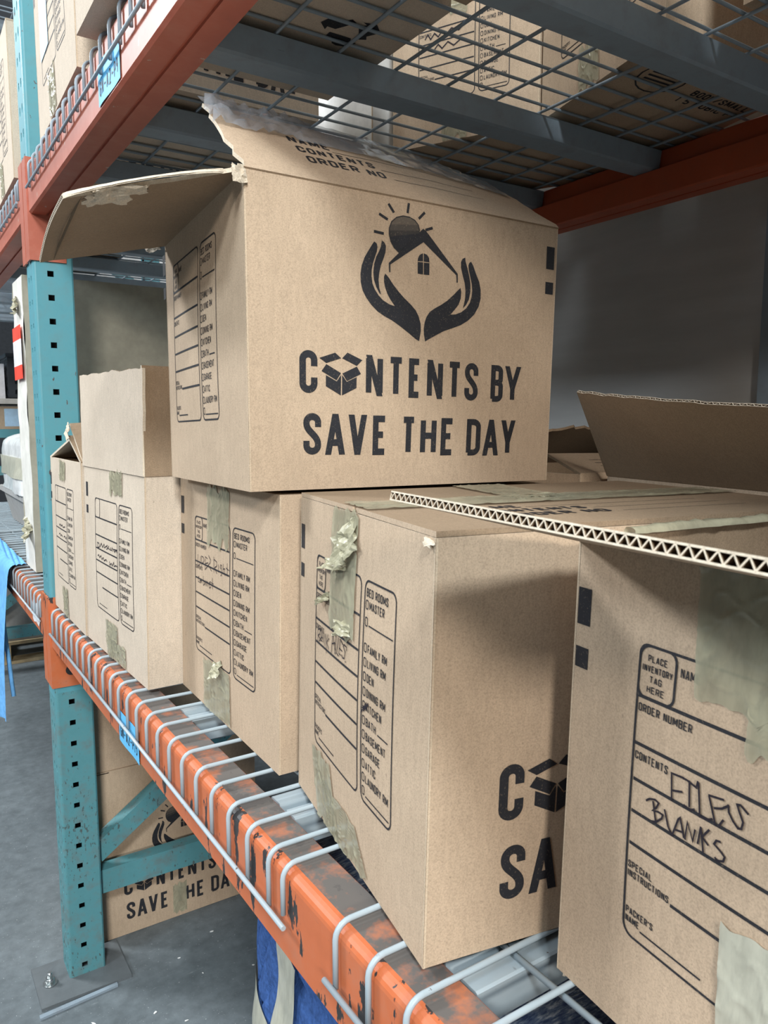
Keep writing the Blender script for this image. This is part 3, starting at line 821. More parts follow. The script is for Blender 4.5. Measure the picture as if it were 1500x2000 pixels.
BEAM_H = 0.089
def beam(y0, y1, z, label, rear=False, mat=None, tags=None, far_cut=True):
    mat = mat or ORANGE
    x = 1.3225 if rear else 0.281
    s = -1 if rear else 1
    t = thing('rack_beam', label, 'rack beam', (x, (y0 + y1) / 2, z), 'orange rack beams')
    h, r = BEAM_H, 0.011
    pr = [(0.004, 0), (0, 0.004)]
    for i in range(6):
        a = radians(180 - 90 * i / 5)
        pr.append((r + r * cos(a), h - r + r * sin(a)))
    itop = len(pr) - 1
    pr += [(.045, h), (.047, h - .002), (.047, h - .040), (.068, h - .040), (.068, .003), (.066, 0), (.0365, 0), (.0365, .004), (.031, .004), (.031, 0)]
    m = MB()
    m.prism([Vector((s * a, 0, b)) for a, b in pr], ((x, y0, z), (x, y1, z)), mat, True, lambda i: ORANGE_TOP if (i in (itop, itop + 3) and not rear) else mat)
    m.build('beam_body', t, True)
    # end connector plates: an L that wraps the inner side and the outer face of the post
    for yy, sg in ((y0, 1), (y1, -1)):
        m = MB()
        xo = x - s * 0.0035
        za, zb = z - 0.092, z + 0.112
        ya = yy - sg * 0.0045
        lo = (min(xo, x + s * 0.068), min(ya, yy), za); hi = (max(xo, x + s * 0.068), max(ya, yy), zb)
        m.box(lo, hi, mat)
        yb = yy - sg * 0.040
        m.box((min(xo, xo + s * 0.004), min(yb, ya), za), (max(xo, xo + s * 0.004), max(yb, ya), zb), mat)
        pl = m.build('connector_plate', t)
        m = MB()
        m.tube([(x + s * 0.037, yy + sg * 0.0001, z - 0.055), (x + s * 0.037, yy + sg * 0.0012, z - 0.055)], 0.0115, DARK_HOLE, 14)  # flat near-black disc in place of a shaded hole
        m.build('locking_hole', pl)
    if tags: tags(t, x, z)
    return t

def tag_label(y0, y1, za, zb, words, x):
    def go(t, bx, bz):
        m = MB()
        L = y1 - y0
        P = lambda u, v, o=0.0: Vector((x - 0.0008 - o - 0.0006 * sin(u * 60), y1 - u, za + v))
        m.grid(lambda a, b: P(a * L, b * (zb - za)), 12, 4, BLUE_LABEL, True)
        text(m, lambda u, v, o=0.0: P(u, v, 0.0004), words, 0.010, L - 0.010, 0.010, 0.029, 0.0021, PEN, 0.45)
        m.build('paper_label', t)
    return go

def torn_sticker(t, bx, bz):
    m = MB()
    pts = [(0, .004), (.02, 0), (.05, .006), (.085, .002), (.10, .014), (.098, .050), (.07, .056), (.045, .050), (.02, .056), (.006, .044)]
    poly(m, lambda u, v: Vector((0.2802, 2.00 - u, 0.808 + v)), pts, WHITE_PAPER)
    m.build('torn_sticker', t)

beam(-0.6735, 1.7575, 0.797, 'chipped orange front beam under the row of boxes with a blue paper tag', tags=tag_label(1.070, 1.180, 0.798, 0.849, 'GN-A2-P15', 0.2803))
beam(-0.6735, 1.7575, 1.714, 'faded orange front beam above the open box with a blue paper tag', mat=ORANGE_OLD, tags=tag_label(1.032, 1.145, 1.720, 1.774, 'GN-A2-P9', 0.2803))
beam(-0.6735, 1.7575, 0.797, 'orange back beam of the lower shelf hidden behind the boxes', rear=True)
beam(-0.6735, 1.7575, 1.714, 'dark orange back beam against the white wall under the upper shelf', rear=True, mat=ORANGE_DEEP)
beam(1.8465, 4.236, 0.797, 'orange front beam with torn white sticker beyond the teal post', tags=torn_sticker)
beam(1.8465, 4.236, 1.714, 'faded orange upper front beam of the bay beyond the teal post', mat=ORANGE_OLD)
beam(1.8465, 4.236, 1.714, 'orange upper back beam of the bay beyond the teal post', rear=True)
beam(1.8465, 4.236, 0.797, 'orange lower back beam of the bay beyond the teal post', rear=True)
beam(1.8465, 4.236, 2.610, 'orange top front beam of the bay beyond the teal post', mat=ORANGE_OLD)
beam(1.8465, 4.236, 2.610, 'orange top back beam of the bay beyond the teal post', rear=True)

def wire_deck(zt, label, mat):
    ya, yb = 0.581, 1.7245
    t = thing('wire_deck', label, 'wire deck', (0.80, (ya + yb) / 2, zt), 'wire shelf decks')
    m = MB()
    rad = 0.0025
    zc = zt - rad
    ys = [0.591] + [0.622 + 0.0496 * k for k in range(23)]
    xf, xr = 0.2772, 1.3262
    for i, y in enumerate(ys):
        pts = [(xf, y, zt - 0.058 if i else zt - 0.050)]
        pts.append((xf, y, zc - 0.014))
        for k in range(1, 6):
            a = radians(180 - 90 * k / 5)
            pts.append((xf + 0.014 + 0.014 * cos(a), y, zc - 0.014 + 0.014 * sin(a)))
        pts += [(0.55, y, zc), (xr - 0.014, y, zc)]
        for k in range(1, 6):
            a = radians(90 - 90 * k / 5)
            pts.append((xr - 0.014 + 0.014 * cos(a), y, zc - 0.014 + 0.014 * sin(a)))
        pts.append((xr, y, zt - 0.056))
        m.tube(pts, rad, mat, 8)
    for k in range(10):
        x = 0.377 + 0.0967 * k
        m.tube([(x, ya, zc - 2 * rad + 0.0004), (x, yb, zc - 2 * rad + 0.0004)], rad, mat, 8)
    for x in (xf - 0.0047, xr + 0.0047):
        m.tube([(x, ya, zt - 0.056), (x, yb, zt - 0.056)], rad, mat, 8)
    m.build('wire_grid', t)
    for y in (0.700, 1.010, 1.320, 1.630):
        m = MB()
        z0 = zt - 0.0475
        prof = [(-.020, 0), (.020, 0), (.024, .003), (.029, .036), (.027, .0375), (.008, .0375), (.006, .026), (-.006, .026), (-.008, .0375), (-.027, .0375), (-.029, .036), (-.024, .003)]
        m.prism([Vector((0, a, b)) for a, b in prof], ((0.330, y, z0), (1.272, y, z0)), mat)
        m.build('support_channel', t, True)
    return t
LOW_T, UP_T = 0.8945, 1.8115
D1 = wire_deck(LOW_T, 'grey wire deck under the row of boxes next to the teal post', ZINC)
copy_tree(D1, (0, -1.2185, 0), 'grey wire deck at the near end under the box marked FILES BLANKS')
copy_tree(D1, (0, 1.270, 0), 'grey wire deck with the sky blue cloth beyond the teal post')
copy_tree(D1, (0, 2.470, 0), 'grey wire deck at the far end of the lower shelf')
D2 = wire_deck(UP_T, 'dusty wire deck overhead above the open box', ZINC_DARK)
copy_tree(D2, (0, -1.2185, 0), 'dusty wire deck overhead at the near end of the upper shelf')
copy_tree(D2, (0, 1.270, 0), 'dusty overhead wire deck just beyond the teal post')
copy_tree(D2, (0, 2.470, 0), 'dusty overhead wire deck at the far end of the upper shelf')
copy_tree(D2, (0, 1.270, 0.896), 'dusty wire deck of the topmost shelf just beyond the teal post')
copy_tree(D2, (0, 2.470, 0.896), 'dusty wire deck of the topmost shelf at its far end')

# ------------------------------------------------------------------ boxes on the lower shelf
H = 0.317
# big open box on top of the row
N0 = Vector((0.318, 0.742, 1.217)); L0 = Vector((0.338, 1.061, 1.2135)); R0 = Vector((0.741, 0.735, 1.2125))
B0 = Vector((0.757, 1.054, 1.2125))
N1 = Vector((0.318, 0.742, 1.541)); L1 = Vector((0.338, 1.060, 1.529)); R1 = Vector((0.751, 0.735, 1.538)); B1 = Vector((0.765, 1.054, 1.527))
T = Carton((0, 0), (0, -1), .4, 0, H, bot=[N0, L0, B0, R0], top=[N1, L1, B1, R1], bulge=0.004)
t = carton_thing(T, 'open box with hands and house logo stacked on top of the row, flaps up')
m = MB(); T.body(m)
print_logo(m, T.P('near'), 1.0)
Pn = T.P('near')
for a, b in ((.2727, .3010), (.2413, .2565)):
    pass
Pf = T.P('front')
print_form(m, lambda u, v, o=0.0: Pf(u * 0.95 - 0.0165, v * 1.07 - 0.003, o), 0.32)
m.build('box_body', t)
# front flap over the aisle: underside in dark liner colour, in place of shade
FO_far, FO_near = Vector((0.183, 1.085, 1.4945)), Vector((0.155, 0.785, 1.499))
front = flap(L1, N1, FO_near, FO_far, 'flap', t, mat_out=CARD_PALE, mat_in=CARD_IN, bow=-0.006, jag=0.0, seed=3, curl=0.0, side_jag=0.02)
m = MB()
def peel(x, y):
    p = N1 + (FO_near - N1) * (.12 + .88 * x)
    k = sin(pi * x) ** .6
    return p + Vector((0, -.001 - .012 * y * k, .0026 + .003 * k - .004 * y * y)) + Vector((0, .003, .001)) * noise.noise(Vector((x * 13, y * 3, 1)))
m.grid(peel, 40, 4, CARD_EDGE, True)
m.grid(lambda x, y: peel(x, y) - Vector((0, 0, .0012)), 40, 4, CARD_EDGE, True, True)
m.build('peeled_liner', front)
crumple((0.198, 0.786, 1.5045), ((0.020, -0.002, 0.004), (-0.002, 0.012, -0.004), (0.000, 0, 0.003)), front, CARD_EDGE, 'torn_paper', 2)
crumple((0.206, 0.772, 1.5085), ((0.024, -0.003, 0.005), (0.001, 0.008, -0.002), (0, 0, 0.003)), front, CARD_EDGE, 'torn_paper', 5)
crumple((0.312, 0.738, 1.534), ((0.009, 0.003, 0.002), (0.001, -0.002, -0.009), (-0.003, -0.003, 0)), t, CARD_EDGE, 'torn_corner', 8)
def flap_print(mb, S, h):
    P = lambda u, v, o=0.0: S(u, v, h + 0.0004)
    Wd = 0.433; Hh = 0.163
    Q = lambda u, v, o=0.0: P(u / Wd, v / Hh)
    text(mb, Q, 'NAME', .082, .134, .098, .115, .0030, INK)
    text(mb, Q, 'CONTENTS', .085, .184, .073, .089, .0030, INK)
    text(mb, Q, 'ORDER NO.', .089, .196, .047, .064, .0030, INK)
    for (a, b), (c, d) in (((.31, .58), (.76, .70)), ((.44, .44), (.77, .53)), ((.46, .30), (.78, .36))):
        ribbon(mb, Q, [(a * Wd, b * Hh), (c * Wd, d * Hh)], .0009, INK)
NL, NR = Vector((0.323, 0.863, 1.645)), Vector((0.757, 0.845, 1.612))
lf = flap(N1, R1, NR, NL, 'flap', t, mat_out=CARD, mat_in=CARD_IN, bow=0.008, jag=0.03, seed=11, curl=-0.004, flutes=False, extra=flap_print, side_jag=0.02, flip=True)
# clear tape along the outer edge of that flap, folded over
m = MB()
nf = (R1 - N1).cross(NL - N1).normalized()
def tp(x, y):
    s = -0.012 + 0.98 * x
    r = 0.62 + 0.46 * y + 0.10 * x
    p = (N1 * (1 - s) + R1 * s) * (1 - r) + (NL * (1 - s) + NR * s) * r
    k = max(0, 0.35 - x) * 0.06
    w = abs(noise.noise(Vector((x * 26, y * 6, 3)))) * (0.004 + k) + abs(noise.noise(Vector((x * 60, y * 12, 7)))) * 0.4 * k
    return p + nf * (0.0034 + w - 0.004 * r * r + 0.008 * sin(pi * max(0, min(1, s))) * r)
m.grid(tp, 60, 10, TAPE_CLEAR, True)
m.build('clear_tape', t)
# far long side flap, folded down inside and a narrow torn strip at the far corner
crumple((0.331, 1.092, 1.5285), ((0.001, 0.030, 0.003), (0.003, -0.001, -0.0025), (0, 0, 0.002)), t, CARD_PALE, 'torn_corner', 4)

# box B: BLANK FILES
B = Carton((.304, .413), (.359, .72), .416, LOW_T, H, lean=(.006, -.004), bulge=0.004)
t = carton_thing(B, 'taped box marked BLANK FILES with the kitchen square inked in')
m = MB(); B.body(m)
print_logo(m, B.P('near')); print_form(m, B.P('front'), .312)
Pf = B.P('front')
pen(m, Pf, HB, 0.0011); pen(m, Pf, HBX, 0.0011)
m.build('box_body', t)
FN, FF, BF, BN = B.t
up = Vector((0, 0, 0.0025))
mid_f = (FN + FF) / 2; mid_b = (BN + BF) / 2
gap = (FF - FN).normalized()
def b_print(mb, S, h):
    Q = lambda u, v, o=0.0: S(1 - u / .416, v / .15, -h - 0.0004)
    Q = lambda u, v, o=0.0: S(u / .416, v / .148, -h - 0.0004)
    text(mb, Q, 'NAME', .082, .134, .098, .115, .0030, INK)
    text(mb, Q, 'CONTENTS', .085, .184, .073, .089, .0030, INK)
    text(mb, Q, 'ORDER NO.', .089, .196, .047, .064, .0030, INK)
    for a, b, v in ((.137, .33, .100), (.19, .335, .075), (.20, .34, .049)):
        ribbon(mb, Q, [(a, v), (b, v)], .0009, INK)
nf1 = flap(BN + up, FN + up, mid_f - gap * .004 + up * 1.2, mid_b - gap * .012 + up * 1.2, 'flap', t, mat_out=CARD, mat_in=CARD_IN, flutes=False, jag=0.01, seed=6,
     flip=True, extra=None)
m = MB()
PB = lambda u, v, o=0.0: (FN + (BN - FN).normalized() * u + gap * v + Vector((0, 0, 0.0053 + o)))
text(m, PB, 'NAME', .082, .134, .098, .115, .0030, INK)
text(m, PB, 'CONTENTS', .085, .184, .073, .089, .0030, INK)
text(m, PB, 'ORDER NO.', .089, .196, .047, .064, .0030, INK)
for a, b, v in ((.137, .33, .100), (.19, .335, .075), (.20, .34, .049)):
    ribbon(m, PB, [(a, v), (b, v)], .0009, INK)
m.build('flap_print', nf1)
flap(FF + up, BF + up, mid_b + gap * .006 + up * 1.2, mid_f + gap * .004 + up * 1.2, 'flap', t, mat_out=CARD, mat_in=CARD_IN, flutes=False, jag=0.01, seed=9, flip=True)
PT = lambda u, v, o=0.0: (mid_f + (mid_b - mid_f).normalized() * u + gap * v + Vector((0, 0, 0.0056 + o)))
tape(lambda u, v, o=0.0: PT(v, u, o), -.030, .030, -.004, .415, t, TAPE, 0.0012, 21, 0.004)
tape(lambda u, v, o=0.0: PT(u, v, o), .155, .215, -.150, .150, t, TAPE, 0.0010, 23, 0.004, skew=0.02)
tape(Pf, .105, .170, .206, .3165, t, TAPE, 0.0012, 31, 0.012)
tape(Pf, .072, .130, .001, .068, t, TAPE, 0.0011, 33, 0.010, skew=-.02)
tape(Pf, .105, .205, .001, .046, t, TAPE, 0.0011, 35, 0.010, skew=-.03)
crumple(Pf(.152, .290, .006), ((0.002, -.016, .012), (-.003, -.006, -.014), (-.004, 0, 0)), t, TAPE_LIGHT, 'crumpled_tape', 12, 10, .3)
crumple(Pf(.128, .268, .005), ((0.002, -.020, .002), (-.006, -.002, -.004), (-.003, 0, .002)), t, TAPE_LIGHT, 'crumpled_tape', 15, 9, .35)
crumple(Pf(.150, .214, .004), ((0.002, -.012, .002), (-.003, -.002, -.006), (-.003, 0, .001)), t, TAPE_LIGHT, 'crumpled_tape', 19, 8, .3)
crumple(Pf(.092, .228, .004), ((0.002, -.010, .005), (-.002, -.002, -.003), (-.002, 0, .001)), t, TAPE_LIGHT, 'crumpled_tape', 22, 7, .5)
crumple(Pf(.305, .314, .001), ((0.002, -.004, .001), (-.002, -.003, -.003), (-.001, 0, .001)), t, CARD_EDGE, 'torn_corner', 25, 5, .5)

# box C: UPER Right Cabinet
C = Carton((.349, .749), (.358, 1.104), .412, LOW_T, 0.3175, lean=(.005, -.003), bulge=0.002,
           wdir=(1, -0.025))
for i, z in ((0, 1.2095), (1, 1.2065), (2, 1.203), (3, 1.203)): C.t[i].z = z
t = carton_thing(C, 'taped box marked UPER Right Cabinet under the left end of the open box')
m = MB(); C.body(m)
print_form(m, C.P('front'), C.width('front')); print_logo(m, C.P('near'))
Pf = C.P('front')
kC = C.width('front') / .371
pen(m, lambda u, v, o=0: Pf(u * kC, v, o), HC, 0.0011)
m.build('box_body', t)
a, b, c, d = C.t
flap(d, a, (a + b) / 2, (c + d) / 2, 'flap', t, flutes=False, flip=True)
flap(b, c, (c + d) / 2, (a + b) / 2, 'flap', t, flutes=False, flip=True)
tape(Pf, .122, .205, .236, .310, t, TAPE, 0.0014, 41, 0.016)
tape(Pf, .102, .205, .001, .072, t, TAPE, 0.0012, 43, 0.008)
crumple(Pf(.166, .070, .006), ((0.002, -.012, .004), (-.004, -.002, -.010), (-.004, 0, .001)), t, TAPE_LIGHT, 'crumpled_tape', 29, 8, .3)

# box D: open, end and side flaps standing straight up
Dn, Df = Vector((.306, 1.106)), Vector((.2955, 1.452))
D = Carton(Dn, Df, .41, LOW_T, H, lean=(.005, -.003), bulge=0.003, wdir=(1, 0.03))
t = carton_thing(D, 'box with end and side flaps standing straight up beside the UPER Right Cabinet box')
m = MB(); D.body(m, CARD_PALE)
Pf = D.P('front')
print_form(m, lambda u, v, o=0.0: Pf(u * .985 + .012, v, o), .345, False); print_logo(m, D.P('near'))
pen(m, Pf, HD, 0.0016)
m.build('box_body', t)
a, b, c, d = D.t
z = Vector((0, 0, .158))
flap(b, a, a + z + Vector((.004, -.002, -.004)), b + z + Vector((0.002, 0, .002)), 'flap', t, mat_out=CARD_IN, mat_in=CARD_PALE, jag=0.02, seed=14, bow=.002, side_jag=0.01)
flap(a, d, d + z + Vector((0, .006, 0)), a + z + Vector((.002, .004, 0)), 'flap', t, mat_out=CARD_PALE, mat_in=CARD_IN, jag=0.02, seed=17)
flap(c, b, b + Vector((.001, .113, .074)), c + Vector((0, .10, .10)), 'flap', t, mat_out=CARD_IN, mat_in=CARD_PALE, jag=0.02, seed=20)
tape(Pf, .172, .240, .281, .3165, t, TAPE, 0.0020, 51, 0.010)
tape(Pf, .132, .200, .001, .064, t, TAPE, 0.0024, 53, 0.010, skew=.0)
tape(Pf, .150, .240, .001, .036, t, TAPE, 0.0018, 54, 0.008)

# box E: half open next to the post
E_ = Carton((.293, 1.458), (.2925, 1.754), .41, LOW_T, .321, lean=(.004, -.002), bulge=0.003, wdir=(1, 0.0))
t = carton_thing(E_, 'half open box with tented flaps next to the teal post')
m = MB(); E_.body(m, CARD_PALE)
Pf = E_.P('front')
print_form(m, lambda u, v, o=0.0: Pf(u * .90 - .005, v, o), .32, False); print_logo(m, E_.P('near'))
pen(m, Pf, [[(900, 1880), (960, 1850), (1020, 1890), (1100, 1850), (1200, 1890), (1300, 1850), (1500, 1880)], [(860, 1660), (940, 1690), (1030, 1640), (1100, 1680), (1220, 1650)], [(1350, 1660), (1450, 1690), (1560, 1650), (1620, 1690)]], .0018)
m.build('box_body', t)
a, b, c, d = E_.t
ap = Vector((.296, 1.555, 1.262)); aq = Vector((.70, 1.58, 1.262))
flap(a, d, aq, ap, 'flap', t, mat_out=CARD_PALE, mat_in=CARD_IN, seed=24, flutes=True, flip=False)
flap(c, b, ap + Vector((.004, .006, -.006)), aq + Vector((0, .012, -.006)), 'flap', t, mat_out=CARD_PALE, mat_in=CARD_IN, seed=25, flutes=True)
tape(Pf, .105, .160, .280, .319, t, TAPE, 0.0016, 61, 0.012)
tape(Pf, .100, .150, .001, .060, t, TAPE, 0.0022, 63, 0.016)
crumple((.294, 1.548, 1.272), ((0.002, .016, .006), (.004, .006, .012), (-.003, 0, .002)), t, CARD_PALE, 'torn_flap', 33, 8, .4)

# box A: nearest, open towards the viewer
A = Carton((.356, .043), (.387, .361), .416, LOW_T, .317, lean=(.006, -.004), bulge=0.005, wdir=(.995, -.096))
t = carton_thing(A, 'nearest open box marked FILES BLANKS with one flap sticking out towards the viewer')
m = MB(); A.body(m)
Pf = A.P('front')
print_form(m, lambda u, v, o=0.0: Pf(u, v - .0055, o), .32); print_logo(m, A.P('near'))
pen(m, Pf, HA, 0.0013)
m.build('box_body', t)
a, b, c, d = A.t
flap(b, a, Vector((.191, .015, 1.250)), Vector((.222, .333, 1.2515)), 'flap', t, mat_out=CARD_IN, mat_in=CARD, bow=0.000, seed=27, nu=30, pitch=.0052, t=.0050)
flap(d, a, a + Vector((.02, .125, .100)), d + Vector((0, .125, .100)), 'flap', t, mat_out=CARD_IN, mat_in=CARD, seed=28)  # unseen flap, added and tilted inward to keep light out of the box
tape(Pf, .105, .172, .240, .316, t, TAPE, 0.0014, 71, 0.006, skew=-.004)
tape(Pf, .140, .185, .222, .250, t, TAPE, 0.0012, 76, 0.012)
tape(Pf, .1345, .198, .001, .122, t, TAPE_SOLID, 0.0010, 73, 0.006)
m = MB()
def rim(x, y):
    p = b + (c - b) * (0.10 + 0.8 * x)
    w = abs(noise.noise(Vector((x * 22, y * 3, 5)))) * 0.004
    an = radians(-70 + 250 * y)
    return p + Vector((0, -0.002 + (0.005 + w) * cos(an) - 0.002, 0.001 + (0.004 + w) * sin(an)))
m.grid(rim, 40, 8, TAPE, True)
m.build('packing_tape', t)
crumple(b + Vector((-.0005, -.002, -.318)), ((0.002, -.004, .001), (-.002, -.002, -.003), (-.001, 0, .001)), t, CARD_EDGE, 'torn_corner', 37, 5, .5)

# second row, behind
F_ = Carton((.819, .430), (.874, .745), .40, LOW_T, .319, bulge=.002)
t = carton_thing(F_, 'box in the back row with a tall brown flap leaning out against the white wall')
m = MB(); F_.body(m); print_form(m, F_.P('front'), .32, False); m.build('box_body', t)
a, b, c, d = F_.t
flap(b, a, Vector((.690, .372, 1.303)), Vector((.769, .710, 1.330)), 'flap', t, mat_out=CARD_IN, mat_in=CARD_IN, seed=41, bow=.004, jag=.02)  # visible outer side takes the dark liner colour in place of shade
G_ = Carton((.849, .774), (.800, 1.085), .40, LOW_T, .319, bulge=.002, wdir=(.985, -.155))
t = carton_thing(G_, 'half closed box in the back row behind the big open box')
m = MB(); G_.body(m); print_form(m, G_.P('front'), .315, False); m.build('box_body', t)
a, b, c, d = G_.t
def g_print(mb, S, h):
    Q = lambda u, v, o=0.0: S(u / .4, v / .13, h + 0.0004)
    for i, v in enumerate((.04, .06, .08)):
        ribbon(mb, Q, [(.06, v), (.30, v)], .0016, INK)
flap(a, d, d + Vector((.02, .115, .020)), a + Vector((.042, .110, .024)), 'flap', t, mat_out=CARD_IN, mat_in=CARD, seed=43, flutes=True, extra=g_print)
flap(c, b, b + Vector((.06, -.150, .045)), c + Vector((-.02, -.150, .03)), 'flap', t, mat_out=CARD_IN, mat_in=CARD_IN, seed=44, bow=.03, jag=.2, flutes=False)

# ------------------------------------------------------------------ boxes on the upper shelf
def recycle(mb, P, cu, cv, s):
    for k in range(3):
        a = radians(90 + 120 * k)
        def R(x, y): return (cu + s * (x * cos(a) - y * sin(a)), cv + s * (x * sin(a) + y * cos(a)))
        poly(mb, P, [R(*p) for p in ((.35, .52), (.35, -.30), (.62, -.45), (.98, .10), (.62, .30), (.62, .52))], INK)
        poly(mb, P, [R(*p) for p in ((.98, .10), (.62, -.45), (.50, -.62), (.95, -.50), (1.05, -.1))], INK)

def upper_box(fn, ff, depth, label, mat=CARD, logo=True, form=True, z=UP_T, h=.32, w=.32, bottom=None, wdir=None, tapes=True, fine=False, extra=None, group=BOXES):
    c = Carton(fn, ff, depth, z + .0008, h, bulge=.0025, wdir=wdir)
    t = carton_thing(c, label, group)
    m = MB(); c.body(m, mat)
    if form: print_form(m, c.P('front'), c.width('front'), fine)
    if logo: print_logo(m, c.P('near'))
    if bottom:
        o = c.b[0]; ex = (c.b[3] - c.b[0]).normalized(); ey = (c.b[1] - c.b[0]).normalized()
        bottom(m, lambda u, v, off=0.0: o + ex * u + ey * v + Vector((0, 0, -.0005)))
    if extra: extra(m, c)
    m.build('box_body', t)
    a, b, e, d = c.t
    flap(d, a, (a + b) / 2, (e + d) / 2, 'flap', t, mat_out=mat, flutes=False, flip=True, nu=8, nv=4)
    flap(b, e, (e + d) / 2, (a + b) / 2, 'flap', t, mat_out=mat, flutes=False, flip=True, nu=8, nv=4)
    if tapes:
        W = c.width('front')
        tape(c.P('front'), W * .36, W * .53, .22, h - .001, t, TAPE, .002, len(label), .02)
        tape(c.P('front'), W * .36, W * .53, .001, .07, t, TAPE, .002, len(label) + 7, .02)
    return t, c

def bot1(m, P):
    recycle(m, P, .305, .115, .040)
    text(m, P, 'RECYCLE', .23, .36, .185, .195, .0016, INK)
upper_box((.255, .830), (.256, 1.156), .39, 'box on the upper shelf overhanging the beam, its dark underside showing', CARD_PALE, bottom=bot1)
def sticker2(m, c):
    P = c.P('front')
    m.grid(lambda a, b: P(.070 + .085 * a, .115 + .19 * b, .001), 1, 4, PALE_BLUE, False)
upper_box((.276, 1.252), (.285, 1.620), .40, 'pale box with blue sheet stuck on it on the upper shelf next to the post', CARD_PALE, extra=sticker2)
upper_box((.273, 1.872), (.276, 2.190), .40, 'pale box on the upper shelf just behind the teal post', CARD_PALE)
upper_box((.272, 2.205), (.268, 2.540), .40, 'pale box on the upper shelf, second one behind the teal post', CARD_PALE)
upper_box((.274, 2.560), (.276, 2.900), .40, 'pale box on the upper shelf, third one behind the teal post', CARD_PALE)
def hand5(m, c):
    pen(m, c.P('front'), [[(700, 1880), (760, 1960), (820, 1860), (900, 1950), (980, 1870), (1060, 1960), (1150, 1880), (1250, 1960), (1400, 1890), (1500, 1960)], [(900, 1660), (980, 1740), (1060, 1650), (1180, 1740), (1300, 1650), (1450, 1730), (1600, 1660)]], .0022)
upper_box((1.000, 1.032), (.870, 1.297), .395, 'overhead box with a printed form seen through the wire deck', extra=hand5, logo=False, fine=True, wdir=(.97, .12))
def bot7(m, P0):
    P = lambda u, v, o=0.0: P0(u, .31 - v, o)
    k = 20
    ribbon(m, P, [(.09 + .045 * cos(2 * pi * i / k), .215 + .045 * sin(2 * pi * i / k)) for i in range(k)], .003, INK, True)
    for q in (.022, .011, 0, -.011, -.022):
        ribbon(m, P, [(.058, .215 + q), (.122, .215 + q)], .0045, INK)
    text(m, P, 'BOOK/SMALL', .17, .31, .196, .214, .0032, INK)
    text(m, P, '1.5 CUBIC FT', .16, .31, .168, .186, .0032, INK)
upper_box((.924, .715), (1.000, 1.025), .33, 'overhead box with printed underside seen through the wire deck near the back beam', bottom=bot7, logo=False, fine=True, wdir=(.99, -.05))
upper_box((.852, 1.345), (.812, 1.640), .44, 'white box overhead seen through the wire deck behind the upright flap', plain('white_box_board', (0.74, 0.74, 0.72), 0.5), form=False, logo=False, wdir=(.98, .10))
upper_box((.930, .290), (.945, .615), .38, 'plain overhead box nearest to the viewer seen through the wire deck', logo=False, form=False)

upper_box((.268, .470), (.262, .800), .39, 'box on the upper shelf above the frame, second from the near end')  # from here down: unseen boxes added to block light over the deck
upper_box((.272, .110), (.266, .440), .39, 'box on the upper shelf above the near end of the lower row')
upper_box((.270, -.240), (.268, .090), .39, 'box on the upper shelf above the nearest open box')
upper_box((.270, -.600), (.268, -.270), .39, 'last box on the upper shelf at the near upright')
upper_box((.930, -.080), (.935, .260), .38, 'back row box on the upper shelf behind the near end', logo=False, form=False)
upper_box((.930, -.440), (.935, -.110), .38, 'last back row box on the upper shelf at the near upright', logo=False, form=False)

# ------------------------------------------------------------------ on the floor under the shelves
M1 = Carton((.377, 1.857), (.377, 2.180), .416, 0.001, .437, bulge=.003)
t = carton_thing(M1, 'floor box with hands and house logo behind the crossed braces')
m = MB(); M1.body(m); print_logo(m, M1.P('near'), 1.0); print_form(m, M1.P('front'), .32, False); m.build('box_body', t)
a, b, c, d = M1.t
flap(d, a, (a + b) / 2, (c + d) / 2, 'flap', t, flutes=False, flip=True, nu=8, nv=4)
flap(b, c, (c + d) / 2, (a + b) / 2, 'flap', t, flutes=False, flip=True, nu=8, nv=4)
tape(M1.P('near'), .180, .216, .012, .092, t, TAPE, .001, 81, .012)
M2 = Carton((.372, 1.860), (.372, 2.183), .41, 0.441, .34, bulge=.003)
t = carton_thing(M2, 'plain box stacked on the floor box with the hands and house logo')
m = MB(); M2.body(m); m.build('box_body', t)
a, b, c, d = M2.t
flap(d, a, (a + b) / 2, (c + d) / 2, 'flap', t, flutes=False, flip=True, nu=8, nv=4)
flap(b, c, (c + d) / 2, (a + b) / 2, 'flap', t, flutes=False, flip=True, nu=8, nv=4)

def lump(lo, hi, p, seed, amp, quilt=0.0, bottom_out=0.0, nu=96, nv=64):
    """lumpy wrapped block: superellipse column with a soft top; returns S(a, z)"""
    cx, cy = (lo[0] + hi[0]) / 2, (lo[1] + hi[1]) / 2
    rx, ry = (hi[0] - lo[0]) / 2, (hi[1] - lo[1]) / 2
    def S(a, b, off=0.0):
        an = 2 * pi * a
        ca, sa = cos(an), sin(an)
        x = rx * math.copysign(abs(ca) ** (2 / p), ca); y = ry * math.copysign(abs(sa) ** (2 / p), sa)
        if b < .85:
            k, zz = 1.0, lo[2] + (hi[2] - .05 - lo[2]) * (b / .85)
        else:
            q = (b - .85) / .15
            k = max(1e-3, max(0.0, cos(q * pi / 2)) ** .45); zz = hi[2] - .05 + .05 * sin(q * pi / 2)
        k *= 1 + bottom_out * max(0, 1 - b * 1.2)
        n = amp * noise.noise(Vector((x * 6 + seed, y * 6, zz * 7))) + amp * .5 * noise.noise(Vector((x * 19 + seed, y * 19, zz * 17)))
        if quilt:
            per = (a * 2 * (rx + ry) * 2)
            d1 = abs(((per + zz) / .075) % 1 - .5); d2 = abs(((per - zz) / .075) % 1 - .5)
            n += quilt * (min(d1, .16) + min(d2, .16)) * 3.0
        r = math.hypot(x, y) or 1
        e = n + off
        return Vector((cx + (x + x / r * e) * k, cy + (y + y / r * e) * k, zz))
    return S

